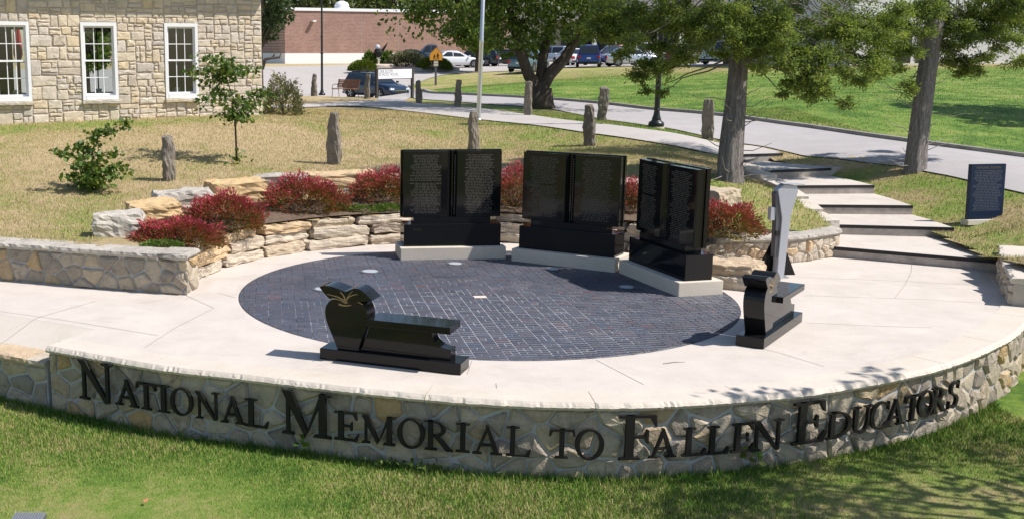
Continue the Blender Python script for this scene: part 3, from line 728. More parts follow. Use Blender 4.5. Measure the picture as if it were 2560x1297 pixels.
# raised letters -------------------------------------------------------------
def rc(x0, y0, x1, y1): return [(x0, y0), (x1, y0), (x1, y1), (x0, y1)]
def serif(x0, x1, y, up): return [(x0, y), (x1, y), (x1 - .03, y + .055 * up), (x0 + .03, y + .055 * up)]
def ring(cx, cy, ro, rh, ri, rih, a0=0, a1=360, n=28, sh=0):
    o = []
    for k in range(n):
        a, b_ = R(a0 + (a1 - a0) * k / n), R(a0 + (a1 - a0) * (k + 1) / n)
        o.append([(cx + ro * math.cos(a), cy + rh * math.sin(a)), (cx + ro * math.cos(b_), cy + rh * math.sin(b_)), (cx + sh + ri * math.cos(b_), cy + rih * math.sin(b_)), (cx + sh + ri * math.cos(a), cy + rih * math.sin(a))])
    return o
T, H_ = .15, .075
def glyph(ch):
    if ch == 'I': return .42, [rc(.135, 0, .285, 1), serif(0, .42, 0, 1), serif(0, .42, 1, -1)]
    if ch == 'L': return .74, [rc(.12, 0, .27, 1), serif(0, .40, 1, -1), rc(0, 0, .70, .06), [(.58, .05), (.70, .05), (.74, .24), (.70, .24)]]
    if ch == 'T': return .80, [rc(.325, 0, .475, 1), serif(.19, .61, 0, 1), rc(.02, .93, .78, 1), [(0, .76), (.04, .76), (.12, .94), (.02, .94)], [(.80, .76), (.76, .76), (.68, .94), (.78, .94)]]
    if ch in 'EF':
        p = [rc(.12, 0, .28, 1), rc(0, .94, .68, 1), [(.70, .74), (.665, .74), (.57, .95), (.68, .95)], rc(.27, .48, .52, .54), [(.55, .36), (.515, .36), (.47, .50), (.55, .50)], [(.55, .66), (.515, .66), (.47, .52), (.55, .52)]]
        if ch == 'E': return .76, p + [rc(0, 0, .70, .06), [(.58, .05), (.70, .05), (.76, .26), (.715, .26)]]
        return .72, p + [serif(0, .42, 0, 1)]
    if ch == 'N': return 1.0, [rc(.14, 0, .215, .97), [(.02, 1), (.24, 1), (.88, 0), (.78, -.02)], rc(.80, .0, .88, 1), serif(.03, .33, 0, 1), serif(.68, 1.0, 1, -1)]
    if ch == 'M': return 1.18, [rc(.13, 0, .205, .97), [(.03, 1), (.26, 1), (.62, .10), (.56, -.02)], [(.56, -.02), (.63, .10), (.99, 1), (.90, 1)], rc(.87, 0, 1.03, 1), serif(.02, .32, 0, 1), serif(.74, 1.16, 0, 1), rc(.9, .945, 1.15, 1)]
    if ch == 'A': return .96, [[(.10, 0), (.175, 0), (.50, .82), (.46, 1.01)], [(.40, 1.01), (.50, 1.01), (.87, 0), (.70, 0)], rc(.24, .28, .68, .345), serif(0, .31, 0, 1), serif(.57, .96, 0, 1)]
    if ch == 'O': return .92, ring(.46, .5, .46, .52, .31, .46)
    if ch == 'D': return .92, [rc(.12, 0, .27, 1), serif(0, .34, 0, 1), serif(0, .34, 1, -1)] + ring(.30, .5, .60, .5, .44, .435, -90, 90) + [rc(.2, 0, .31, .065), rc(.2, .935, .31, 1)]
    if ch == 'C': return .84, ring(.47, .5, .47, .52, .32, .455, 48, 318) + [[(.74, .68), (.78, .68), (.80, .99), (.765, .99)], [(.76, .10), (.83, .20), (.81, .27), (.72, .17)]]
    if ch == 'U': return .92, [rc(.12, .3, .27, 1), rc(.69, .3, .765, 1), serif(0, .40, 1, -1), serif(.55, .92, 1, -1)] + ring(.443, .34, .323, .36, .215, .27, 180, 360, 18)
    if ch == 'R': return .90, [rc(.12, 0, .27, 1), serif(0, .40, 0, 1), rc(0, .945, .34, 1), rc(.2, .46, .36, .52), [(.30, .49), (.46, .49), (.86, .03), (.68, .0)], rc(.68, 0, .90, .045)] + ring(.34, .73, .33, .27, .18, .205, -90, 90, 16)
    if ch == 'S': return .60, ring(.30, .75, .27, .26, .15, .195, 30, 268, 18) + ring(.30, .25, .28, .27, .14, .195, -150, 92, 18) + [[(.50, .70), (.545, .70), (.56, 1.0), (.525, 1.0)], [(0, 0), (.04, 0), (.06, .30), (.02, .30)]]
LET = {'National': [('N', 197, 285, 903, 1001), ('A', 289, 349, 949, 1013), ('T', 342, 392, 956, 1022), ('I', 395, 425, 962, 1029), ('O', 427, 484, 969, 1036), ('N', 488, 551, 978, 1046), ('A', 552, 614, 990, 1056), ('L', 613, 672, 997, 1066)],
       'Memorial': [('M', 703, 833, 979, 1088), ('E', 837, 899, 1028, 1099), ('M', 903, 991, 1038, 1108), ('O', 994, 1063, 1045, 1118), ('R', 1061, 1134, 1051, 1124), ('I', 1139, 1176, 1056, 1128), ('A', 1181, 1257, 1061, 1133), ('L', 1265, 1328, 1065, 1138)],
       'to': [('T', 1372, 1437, 1071, 1143), ('O', 1437, 1510, 1072, 1146)],
       'Fallen': [('F', 1546, 1642, 1036, 1146), ('A', 1622, 1692, 1070, 1141), ('L', 1705, 1765, 1067, 1137), ('L', 1765, 1822, 1063, 1133), ('E', 1828, 1885, 1056, 1127), ('N', 1876, 1957, 1048, 1123)],
       'Educators': [('E', 1980, 2064, 1002, 1105), ('D', 2065, 2128, 1026, 1092), ('U', 2125, 2178, 1014, 1080), ('C', 2172, 2221, 1004, 1071), ('A', 2211, 2260, 996, 1061), ('T', 2258, 2300, 986, 1050), ('O', 2292, 2332, 975, 1040), ('R', 2326, 2363, 965, 1029), ('S', 2369, 2393, 952, 1017)]}
WLAB = {'National': 'dark bronze raised letters NATIONAL at the left of the curved stone wall', 'Memorial': 'dark bronze raised letters MEMORIAL on the curved stone wall', 'to': 'two dark bronze raised letters TO on the curved stone wall', 'Fallen': 'dark bronze raised letters FALLEN, partly sunlit, on the curved stone wall', 'Educators': 'dark bronze raised letters EDUCATORS at the right of the curved stone wall'}
def wall_hit(px, off):
    """where the vertical plane through picture column px meets the letter line in front of the wall"""
    best = None
    for i in range(1, 400):
        for (j) in (i - 1, i): pass
        def pxof(k):
            p, t_, n_ = fw_at(FWL * k / 399); q = p + n_ * off
            tt = q.y * math.cos(PITCH) + (CAM_H + .42) * math.sin(PITCH); return CXP + FPX * q.x / tt, q
        a, qa = WH[i - 1]; b_, qb = WH[i]
        if (a - px) * (b_ - px) <= 0: return qa.lerp(qb, (px - a) / (b_ - a) if b_ != a else 0)
    return WH[-1][1]
WH = []
for k in range(400):
    p, t_, n_ = fw_at(FWL * k / 399); q = p + n_ * .038
    WH.append((CXP + FPX * q.x / (q.y * math.cos(PITCH) + (CAM_H + .42) * math.sin(PITCH)), q))
def z_at(q, py):
    y = (CYP - py) / FPX; dy = math.cos(PITCH) + y * math.sin(PITCH); dz = -math.sin(PITCH) + y * math.cos(PITCH)
    return CAM_H + dz * q.y / dy
for word, lets in LET.items():
    mid = lets[len(lets) // 2]; q0 = wall_hit(mid[1], 0)
    root = empty('raised_lettering', (q0.x, q0.y, -.62)); tag(root, WLAB[word], 'lettering', 'words on the memorial wall')
    for (ch, x0, x1, yt, yb) in lets:
        qa, qb = wall_hit(x0, 0), wall_hit(x1, 0); qm = (qa + qb) / 2
        zb, ztp = z_at(qm, yb), z_at(qm, yt); hgt = ztp - zb; wid = (qb - qa).length
        tx = (qb - qa).normalized(); ang = math.atan2(tx.y, tx.x)
        gw, pieces = glyph(ch); V = []; F = []
        for k, pc in enumerate(pieces):
            if area2(pc) < 0: pc = pc[::-1]
            n = len(pc); o = len(V); e = .0006 * (k % 9) if len(pieces) < 20 else 0
            V += [(a / gw * wid, -.028 - e, b_ * hgt) for a, b_ in pc] + [(a / gw * wid, .012, b_ * hgt) for a, b_ in pc]
            F += [tuple(range(o, o + n)), tuple(range(o + 2 * n - 1, o + n - 1, -1))] + [(o + i, o + n + i, o + n + (i + 1) % n, o + (i + 1) % n) for i in range(n)]
        lo = obj('letter', V, F, 'bronze', root, loc=(qa.x - root.location.x, qa.y - root.location.y, zb - root.location.z), rot=(0, 0, ang))

# ------------------------------------------------------------------ left retaining wall, low wall at the front left
def line_mp(P, z0, side=1):
    pts, L = cat(P, 200)
    def mp(u, v, d):
        f = max(0, min(1, u / L)) * 199; i = min(198, int(f)); p = pts[i].lerp(pts[i + 1], f - i)
        t_ = (pts[min(199, i + 3)] - pts[max(0, i - 2)]).normalized(); n_ = Vector((t_.y, -t_.x)) * side
        q = p + n_ * d; zz = z0(u) if callable(z0) else z0; return Vector((q.x, q.y, zz + v))
    return mp, L
def caps(root, mp, L, h, name, mat, wd=.42, lo=.5, hi=.9, th=.11, seed=1, over=.05, rough=.025):
    rr = random.Random(seed); s = -.02
    while s < L - .02:
        e = min(L + .03, s + rr.uniform(lo, hi))
        if L - e < .3: e = L + .03
        n = max(5, int((e - s) / .07)); V = []; F = []; k0 = rr.random() * 50
        sec = [(-wd, 0), (-wd, 1), (-wd * .5, 1.02), (-.02, 1), (over, .86), (over + .015, .45), (over * .7, .05), (0, 0)]; m_ = len(sec)
        for i in range(n + 1):
            u = s + .006 + (e - s - .012) * i / n
            for j, (d, z) in enumerate(sec):
                w = noise.noise(Vector((u * 8 + k0, j * .8, 1))) * rough
                V.append(mp(u, h + z * th + w * .35, d + (w if j > 2 else w * .6)) - root.location)
        for i in range(n):
            for j in range(m_): F.append((m_ * i + j, m_ * i + (j + 1) % m_, m_ * i + m_ + (j + 1) % m_, m_ * i + m_ + j))
        F += [tuple(range(m_)), tuple(range(m_ * n + m_ - 1, m_ * n - 1, -1))]
        obj(name, V, F, mat, root); s = e
lw = [U(-700, 655, 0).to_2d(), U(0, 700, 0).to_2d(), U(240, 720, 0).to_2d(), U(452, 736, 0).to_2d(), U(464, 735, 0).to_2d(), U(464, 735, 0).to_2d() + Vector((.12, .5))]
mpL, LL = line_mp(lw, 0.0)
LWALL = field_wall('retaining_wall', LL, .55, mpL, 'field', 'mortar', 'low shaded fieldstone retaining wall left of the rock ledge', 'wall', 66, 11, thick=.4, gap=.011, ar=1.25, proud=.03)
caps(LWALL, mpL, LL, .55, 'capstone', 'greyrock', .44, .6, 1.0, .10, 4)
lw2 = GW
mpl2, LL2 = line_mp([p - _gn * -.06 for p in lw2], FLZ)
W2 = field_wall('garden_wall', LL2, .57, mpl2, 'field', 'mortar', 'lower fieldstone wall running out of the picture at the front left', 'wall', 40, 12, thick=.35, gap=.014, proud=.03)
caps(W2, mpl2, LL2, .57, 'capstone', 'ledge', .5, .5, .8, .10, 8)
# ------------------------------------------------------------------ steps and the walls beside them
STP = [((9.26, 20.18), (11.48, 18.83)), ((9.94, 21.6), (12.01, 21.25)), ((10.13, 23.11), (12.08, 22.99)), ((10.33, 24.9), (12.2, 24.98)), ((10.05, 26.26), (12.04, 26.9)), ((10.41, 28.43), (11.58, 28.76))]
stair = empty('concrete_steps', (10.6, 24, 0)); tag(stair, 'broad pale concrete steps with black nosings climbing to the road', 'steps')
def rl(v): return [Vector(p) - stair.location for p in v]
RZ = .19
for i, (l, r_) in enumerate(STP):
    l, r_ = Vector(l), Vector(r_); t_ = (r_ - l).normalized(); bk = Vector((-t_.y, t_.x))
    if i < 5: nl, nr = Vector(STP[i + 1][0]), Vector(STP[i + 1][1])
    else: nl, nr = l + Vector((-.9, 1.6)), r_ + Vector((-.6, 2.2))
    fl_ = l - t_ * .12; z = RZ * (i + 1)
    right_mid = (r_ + nr) / 2 + Vector((.22 if i == 0 else .05, .1))
    poly = [fl_, r_, right_mid, nr + (nr - r_).normalized() * .25, nl + (nl - l).normalized() * .25 - t_ * .15]
    v, f = prism_vf([(p.x, p.y) for p in poly], z - RZ - .12, z)
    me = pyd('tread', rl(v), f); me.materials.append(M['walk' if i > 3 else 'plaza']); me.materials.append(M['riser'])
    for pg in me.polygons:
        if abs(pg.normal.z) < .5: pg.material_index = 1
    tr_ = link('tread', me, None, stair)
    a = fl_ - bk * .008; b_ = r_ - bk * .008
    v, f = prism_vf([(p.x, p.y) for p in (a, b_, b_ + bk * .06, a + bk * .06)], z - .055, z + .004)
    obj('nosing', rl(v), f, 'nosing', stair)
v, f = prism_vf([(12.04, 26.9), (12.75, 27.3), (12.7, 27.75), (11.9, 27.5)], .7, .955); obj('landing_block', rl(v), f, 'riser', stair)
strip = [(1995, 690)]
sw = [U(1785, 662, 0).to_2d(), U(1880, 660, 0).to_2d(), U(1985, 657, 0).to_2d(), U(2060, 645, 0).to_2d(), U(2092, 638, 0).to_2d(), Vector((9.42, 20.75))]
mpS, LS = line_mp(sw, 0.0)
SWALL = field_wall('stair_wall', LS, .40, mpS, 'ledge', 'mortar_warm', 'short sunlit fieldstone wall at the foot of the steps', 'wall', 34, 21, thick=.3, gap=.008, proud=.03)
caps(SWALL, mpS, LS, .40, 'capstone', 'greyrock', .42, .5, .8, .10, 14)
# flat stones edging the left side of the steps
edge_px = [(2088, 556), (2046, 530), (2010, 500), (1975, 472), (1935, 446), (1895, 424), (1858, 405)]
EP = [U(a, b_, z).to_2d() for (a, b_), z in zip(edge_px, [.52, .60, .70, .82, .95, 1.08, 1.2])]
ed = empty('step_edging', (EP[0].x, EP[0].y, .4)); tag(ed, 'row of flat pale edging stones along the left of the steps', 'edging')
for i in range(len(EP) - 1):
    a, b_ = EP[i], EP[i + 1]; c = (a + b_) / 2; d = b_ - a
    zz = .52 + i * .115
    link('edging_stone', rough_block(d.length * .98, .42, .26, 40 + i, .012, 4, rnd=.06), 'coping', ed, Vector((c.x - .1, c.y, zz - .07)) - ed.location, (0, R(-4), math.atan2(d.y, d.x)))
# wall closing the plaza on the right
rw = [Vector((11.62, 19.0)), Vector((11.0, 17.9)), Vector((10.55, 17.0)), Vector((10.15, 16.2))]
mpR, LR = line_mp(rw, 0.0, 1)
RWALL = field_wall('end_wall', LR, .34, mpR, 'ledge', 'mortar_warm', 'thick pale stone wall closing the plaza at the right edge', 'wall', 22, 31, thick=.9, gap=.008, proud=.05)
caps(RWALL, mpR, LR, .34, 'capstone', 'coping', .95, .7, 1.0, .10, 6, over=.04, rough=.05)

# ------------------------------------------------------------------ rock ledge round the circle (three courses) and the rocks above
ledge = empty('rock_ledge', (DC.x, DC.y + 4.7, 0)); tag(ledge, 'three-course ledge of rough cream limestone curving behind the granite books', 'wall')
rr = random.Random(9)
for ci, (z0, h, rad, dep) in enumerate([(0.0, .19, 4.68, .55), (.18, .205, 4.80, .6), (.375, .185, 4.86, .7)]):
    a = 180.0 - ci * .8
    while a > 30 + ci * 3:
        w = rr.uniform(.95, 1.55) if a < 172 else .8
        da = math.degrees(w / rad); am = R(a - da / 2)
        p = DC + Vector((math.cos(am), math.sin(am))) * (rad + dep / 2 + rr.uniform(-.08, .06))
        s = link('ledge_stone', rough_block(w * .97, dep, h * rr.uniform(.86, 1.0), 100 * ci + a, .030, 8, rnd=.08, strata=.014), 'ledge', ledge, Vector((p.x, p.y, z0 + h / 2)) - ledge.location, (R(rr.uniform(-2, 2)), R(rr.uniform(-2.5, 2.5)), am + math.pi / 2 + R(rr.uniform(-3, 3))))
        s.data.polygons.foreach_set('use_smooth', [False] * len(s.data.polygons))
        a -= da * 1.0
def rock(name, px, py, z, w, d, h, yaw, mat, label, seed, amp=.05, grp='rocks along the upper edge of the planting bed'):
    p = U(px, py, z); me = rough_block(w, d, h, seed, amp, 9, rnd=.10, strata=.018)
    o = link(name, me, mat, None, (p.x, p.y + d * .42, z + h / 2 - .05), (R((seed * 7) % 5 - 2), R((seed * 5) % 5 - 2), R(yaw))); tag(o, label, 'rock', grp); return o
rock('boulder', 292, 598, .60, .88, .62, .47, 8, 'greyrock', 'weathered grey boulder standing on the end of the left wall', 1)
rock('boulder', 378, 566, .64, .98, .85, .46, 22, 'ochrerock', 'orange-topped block directly behind the grey boulder', 2)
rock('boulder', 450, 535, .70, 1.15, .9, .46, 20, 'greyrock', 'flat grey slab between the two orange blocks', 3)
rock('boulder', 585, 512, .72, 1.18, .95, .50, 22, 'ochrerock', 'orange block behind the second crimson shrub', 4)
rock('boulder', 695, 490, .78, 1.25, .9, .44, -10, 'greyrock', 'grey slab just right of the farther orange block', 5)
rock('boulder', 845, 475, .80, 1.62, .95, .40, 4, 'ledge', 'long flat cream slab behind the third crimson shrub', 6)
for i, (ang, w, m_, lab) in enumerate([(96, 1.3, 'ledge', 'pale slab half hidden behind the left granite book'), (82, 1.4, 'ledge', 'pale slab showing between the left and middle granite books'), (68, 1.2, 'greyrock', 'slab hidden behind the middle granite book'), (54, 1.3, 'greyrock', 'grey slab showing between the middle and right granite books'), (40, 1.1, 'ledge', 'slab behind the right granite book')]):
    p = DC + Vector((math.cos(R(ang)), math.sin(R(ang)))) * (7.1 if i < 3 else 6.7 - (i - 3) * .4); z = .74 + .02 * i
    o = link('boulder', rough_block(w, .85, .42, 60 + i, .05, 8, rnd=.10, strata=.018), m_, None, (p.x, p.y, z + .15), (0, 0, R(ang - 90))); tag(o, lab, 'rock', 'rocks along the upper edge of the planting bed')
rock('boulder', 1843, 690, .20, .95, .62, .24, -38, 'ledge', 'pale flat-topped stone at the right end of the rock ledge', 17, .04)
rock('boulder', 1840, 722, 0.0, .85, .6, .25, -40, 'ledge', 'brown stone underneath the pale end stone of the rock ledge', 18, .04)

# ------------------------------------------------------------------ black granite books
def text_rows(x0, x1, z0, z1, rows, seed, y, fill=.8, skip=()):
    """unreadable engraved lines: rows of small word-long marks"""
    rr = random.Random(seed); V = []; F = []
    dz = (z1 - z0) / rows
    for r_ in range(rows):
        if r_ in skip: continue
        wd = (x1 - x0) * rr.uniform(fill * .72, min(1, fill * 1.12)); x = (x0 + x1) / 2 - wd / 2; e = x + wd; z = z1 - (r_ + .5) * dz
        while x < e:
            L = rr.uniform(.022, .085); L = min(L, e - x)
            xx = x
            while xx < x + L:              # letters of a word
                lw_ = rr.uniform(.007, .011); hh = dz * rr.uniform(.22, .30); o = len(V)
                V += [(xx, y, z - hh), (xx + lw_, y, z - hh), (xx + lw_, y, z + hh), (xx, y, z + hh)]; F.append((o, o + 1, o + 2, o + 3)); xx += .0145
            x += L + .02
    return V, F
def book(center, ang, label, seed):
    t = empty('granite_book', (center.x, center.y, 0), ang); tag(t, label, 'monument', 'granite books round the brick circle')
    box('concrete_pad', -.98, .98, 0, .78, 0, .235, 'pad', t, .012)
    box('granite_base', -.905, .905, .14, .62, .2352, .645, 'granite', t, .006)
    box('pedestal', -.72, .72, .22, .52, .6452, .76, 'granite', t, .004)
    zb, zt_ = .7605, 1.98
    for sgn in (-1, 1):                    # two open leaves, slightly cupped
        pts = [(.035, .30), (.09, .235), (.22, .215), (.55, .222), (.90, .25), (.915, .26), (.915, .40), (.035, .40)]
        pts = [(sgn * a, b_) for a, b_ in pts]
        if sgn < 0: pts = pts[::-1]
        link('leaf', bevel_me(pyd('leaf', *prism_vf(pts, zb, zt_)), .004, 1), 'granite', t)
    v, f = prism_vf([(-.034, .31), (-.012, .275), (.012, .275), (.034, .31), (.034, .395), (-.034, .395)], zb + .001, zt_ + .012); obj('spine', v, f, 'granite', t)
    box('cover', -.94, .94, .4005, .47, zb - .012, zt_ + .014, 'granite', t, .006)
    for sgn in (-1, 1):
        V, F = text_rows(sgn * .50 - .33, sgn * .50 + .33, zb + .07, zt_ - .06, 38, seed * 10 + sgn, 0, .78, skip=(17,) if sgn < 0 else ())
        V2 = []
        for (x, y, z) in V:
            ax = abs(x)
            yy = np.interp(ax, [.09, .22, .55, .90], [.235, .215, .222, .25]) - .0012
            V2.append((x, float(yy), z))
        obj('inscription', V2, F, 'engrave', t)
    V = []; F = []                         # chain ornament down the spine
    for k in range(26):
        z = zb + .06 + k * .043; o = len(V); V += [(.045 + .012 * math.cos(q), .262, z + .016 * math.sin(q)) for q in (0, math.pi / 2, math.pi, 3 * math.pi / 2)]; F.append((o, o + 1, o + 2, o + 3))
    obj('spine_ornament', V, F, 'engrave', t)
    return t
bpos = [((1001.7, 652), (1264, 648)), ((1279, 653), (1536, 682.5)), ((1545, 682), (1696.5, 743.5))]
for i, (a, b_) in enumerate(bpos):
    A, B = U(*a).to_2d(), U(*b_).to_2d(); c = (A + B) / 2; d = B - A
    book(c, math.atan2(d.y, d.x), ['black granite open-book monument facing the camera, leftmost of the three', 'black granite open-book monument in the middle of the three', 'black granite open-book monument seen edge-on, rightmost of the three'][i], i + 1)

# ------------------------------------------------------------------ apple benches
def bez(p0, p1, p2, p3, n=10):
    return [tuple((1 - t) ** 3 * p0[k] + 3 * (1 - t) ** 2 * t * p1[k] + 3 * (1 - t) * t * t * p2[k] + t ** 3 * p3[k] for k in (0, 1)) for t in [i / n for i in range(n)]]
def apple_bench(loc, ang, label):
    t = empty('apple_bench', loc, ang); tag(t, label, 'bench', 'black granite apple benches')
    box('plinth', 0, 1.83, 0, .36, 0, .14, 'granite', t, .006)
    ap = bez((.22, .1405), (.12, .38), (.02, .52), (.06, .66)) + bez((.06, .66), (.09, .76), (.19, .81), (.33, .745)) + bez((.33, .745), (.47, .81), (.58, .76), (.61, .66)) + bez((.61, .66), (.645, .5), (.56, .38), (.50, .1405)) + [(.50, .1405)]
    apple = link('apple', bevel_me(pyd('apple', *xz_prism(ap, .045, .315)), .004, 1), 'granite', t)
    lf = bez((.12, .772), (.07, .81), (.03, .85), (-.02, .915)) + bez((-.02, .915), (.10, .965), (.22, .915), (.31, .885)) + bez((.31, .885), (.38, .875), (.42, .965), (.53, .925)) + bez((.53, .925), (.60, .89), (.64, .84), (.69, .80)) + bez((.69, .80), (.60, .78), (.52, .765), (.33, .748)) + bez((.33, .748), (.25, .79), (.18, .80), (.12, .772))
    link('leaf_top', bevel_me(pyd('leaf_top', *xz_prism(lf, .03, .33)), .004, 1), 'granite', t)
    def vein(pts, w):
        P = [Vector(p) for p in pts]; V = []; F = []
        for i, p in enumerate(P):
            d = (P[min(i + 1, len(P) - 1)] - P[max(i - 1, 0)]).normalized(); n = Vector((-d.y, d.x)); ww = w * (1 - .6 * i / len(P))
            V += [(p.x + n.x * ww, .0285, p.y + n.y * ww), (p.x - n.x * ww, .0285, p.y - n.y * ww)]
        for i in range(len(P) - 1): F.append((2 * i, 2 * i + 1, 2 * i + 3, 2 * i + 2))
        return V, F
    vs = [vein(bez((.33, .75), (.33, .83), (.30, .85), (.25, .88), 12), .012), vein(bez((.34, .75), (.36, .83), (.42, .85), (.52, .87), 12), .009), vein(bez((.33, .76), (.24, .83), (.16, .81), (.07, .84), 12), .009), vein(bez((.34, .77), (.37, .84), (.41, .88), (.44, .91), 12), .006)]
    obj('gilded_vein', *merge(vs), 'engrave_gold', t)
    v2 = [vein(bez((.33, .735), (.26, .79), (.17, .785), (.11, .755), 12), .010), vein(bez((.33, .735), (.42, .80), (.50, .775), (.58, .725), 12), .010), vein(bez((.24, .715), (.31, .695), (.36, .70), (.42, .725), 12), .011)]
    obj('gilded_outline', [(a, .0435, c) for a, b_, c in merge(v2)[0]], merge(v2)[1], 'engrave_gold', apple)
    su = bez((.515, .1405), (.58, .30), (.63, .42), (.628, .49)) + [(.628, .49), (1.44, .49), (1.44, .455)] + bez((1.44, .455), (1.44, .36), (1.53, .275), (1.66, .275)) + [(1.68, .275), (1.68, .1405)]
    link('support', bevel_me(pyd('support', *xz_prism(su, .08, .28)), .004, 1), 'granite', t)
    box('seat', .64, 1.70, -.03, .39, .4905, .575, 'granite', t, .005)
    return t
A, B = U(799.4, 897), U(1150, 938); d = B - A
apple_bench((A.x, A.y, .004), math.atan2(d.y, d.x), 'black granite bench with a carved apple end, nearest the big letters')
A, B = U(1908.7, 873), U(2004, 805); d = (B - A).normalized()
apple_bench((A.x - d.y * .36 * 0 , A.y, .004), math.atan2(d.y, d.x), 'black granite apple bench seen end-on at the right of the brick circle')

# ------------------------------------------------------------------ grey upright kiosk
p = U(1952, 694, 0); k = empty('audio_kiosk', (p.x, p.y, 0), R(8)); tag(k, 'slender grey upright kiosk with flared head beside the right bench', 'kiosk')
pr = [(-.075, 0), (.055, 0), (.10, 1.05), (.20, 1.47), (.17, 1.56), (-.06, 1.585), (-.17, 1.50), (-.06, 1.02), (-.07, .3)]
link('column', bevel_me(pyd('column', *xz_prism(pr, 0, .16)), .008, 1), 'grey_granite', k)
pr2 = [(-.13, .35), (-.076, .35), (-.066, 1.02), (-.176, 1.46), (-.20, 1.43), (-.15, 1.0)]
obj('side_panel', *xz_prism(pr2, .02, .15), 'steelring', k)
box('control_box', -.25, -.165, .03, .13, .98, 1.20, 'grey_granite', k, .006)
box('cap_plate', -.18, .21, -.02, .19, 1.588, 1.602, 'grey_granite', k, .003, rot=(0, R(3), 0))
box('hinge', -.15, -.078, .0, .04, .72, .80, 'black', k, .003)
for x0 in (-.36, .02):
    obj('triangular_foot', *xz_prism([(x0, .0), (x0 + .36, .0), (x0 + (.28 if x0 < 0 else .08), .60)], .20, .24), 'granite', k)
box('foot_plate', -.12, .12, -.06, .18, 0.002, .02, 'silver', k, .003)

# ------------------------------------------------------------------ donor slab
A, B = G(2415, 549), G(2512, 556); c = (A + B) / 2; wd = (B - A).to_2d().length * .93
ds = empty('donor_slab', (c.x, c.y, c.z), R(9)); ds.rotation_euler = (R(-3), 0, R(9)); tag(ds, 'upright dark blue slab of engraved donor names on the grass by the steps', 'monument')
box('footing', -wd / 2 - .04, wd / 2 + .04, -.06, .16, -.08, .03, 'pad', ds, .01)
SH = 1.14
box('slab', -wd / 2, wd / 2, 0, .09, .0305, SH, 'bluelab', ds, .008)
V, F = text_rows(-wd / 2 + .04, wd / 2 - .04, .2, SH - .12, 26, 77, -.0015, .85); obj('inscription', V, F, 'engrave_blue', ds)
def text_obj(name, body, size, mat, parent, loc, rot, ext=.002, align='CENTER', sx=1.0):
    cu = bpy.data.curves.new(name, 'FONT'); cu.body = body; cu.size = size; cu.align_x = align; cu.align_y = 'CENTER'; cu.extrude = ext
    tmp = bpy.data.objects.new(name, cu); COL.objects.link(tmp)
    dg = bpy.context.evaluated_depsgraph_get(); me = bpy.data.meshes.new_from_object(tmp.evaluated_get(dg)); bpy.data.objects.remove(tmp)
    me.materials.clear(); me.materials.append(M[mat])
    o = bpy.data.objects.new(name, me); COL.objects.link(o); o.parent = parent; o.location = loc; o.rotation_euler = rot; o.scale = (sx, 1, 1); return o
text_obj('heading', 'MEMORIAL DONORS', .068, 'engrave', ds, (0, -.0015, SH - .075), (math.pi / 2, 0, 0), .001, sx=.86)
# ------------------------------------------------------------------ stone fence posts
POSTS = [(422, 453, 342, .32, .26, .02, 'blunt grey stone post on the lawn, nearest the leafy sapling'), (835, 412, 282, .37, .3, -.16, 'pointed brown stone post behind the long cream slab'),
         (1185, 385, 282, .31, .28, -.06, 'dark stone post showing above the left granite book'), (1473, 366, 264, .34, .3, -.05, 'knobbly stone post with a notched top above the middle granite book'),
         (1508, 303, 221, .36, .32, .06, 'swollen pale stone post on the verge between sidewalk and road'), (1770, 350, 250, .38, .3, -.03, 'broad leaning stone post left of the nearest cedar trunk'),
         (1320, 291, 206, .30, .28, .0, 'square grey stone post in front of the forked tree'), (1145, 269, 201, .27, .26, -.06, 'stone post on the verge left of the flagpole'),
         (1047, 261, 203, .28, .26, -.08, 'dark rounded stone post just right of the school house sign'), (918, 248, 188, .27, .25, -.05, 'pale stone post between the wooden bench and the sign'),
         (785, 241, 187, .27, .25, -.14, 'pointed stone post beside the left lamp post')]
for i, (px, py, pt, w, d, tp, lab) in enumerate(POSTS):
    p = G(px, py); t = p.y * math.cos(PITCH) + (CAM_H - p.z) * math.sin(PITCH); h = (py - pt) * t / FPX * 1.02
    me = rough_block(w * .84, d * .84, h + .2, 20 + i * 1.7, .042, 10, taper=tp * 1.7, rnd=.30)
    o = link('stone_post', me, 'post', None, (p.x, p.y + d * .3, p.z + h / 2 - .1), (R(random.uniform(-3, 3)), R(random.uniform(-4, 5)), R(random.uniform(-35, 35))))
    tag(o, lab, 'post', 'rough stone fence posts')

# ------------------------------------------------------------------ lamp posts, flagpole
def lamp(px, py, label):
    p = G(px, py); t = empty('lamp_post', p); tag(t, label, 'lamp post', 'black street lamps')
    obj('footing', *lathe_vf([(.24, -.1), (.24, .03), (.2, .04)], 20), 'pad', t)
    obj('base', *lathe_vf([(.225, .03), (.23, .10), (.215, .16), (.16, .2), (.125, .23), (.14, .25), (.13, .28), (.10, .36), (.078, .50), (.085, .52), (.085, .55), (.07, .56)], 24), 'blackmetal', t, True)
    obj('shaft', *lathe_vf([(.082, .56), (.076, 2.8), (.10, 2.83), (.10, 2.9), (.074, 2.93), (.070, 3.9), (.095, 3.93), (.095, 4.0), (.068, 4.03), (.06, 6.6)], 16), 'blackmetal', t)
    ln = obj('lantern', *lathe_vf([(.06, 6.6), (.16, 6.7), (.24, 7.15), (.25, 7.2), (.12, 7.4), (.03, 7.55)], 12), 'blackmetal', t)
    return t
lamp(805, 240, 'tall black street lamp beside the wooden bench'); lamp(1640, 320, 'black street lamp rising through the cedar foliage by the sidewalk')
p = G(1196, 302); t = empty('flagpole', p); tag(t, 'slim silver flagpole on the lawn by the sidewalk', 'flagpole')
t.rotation_euler = (0, R(.9), 0)
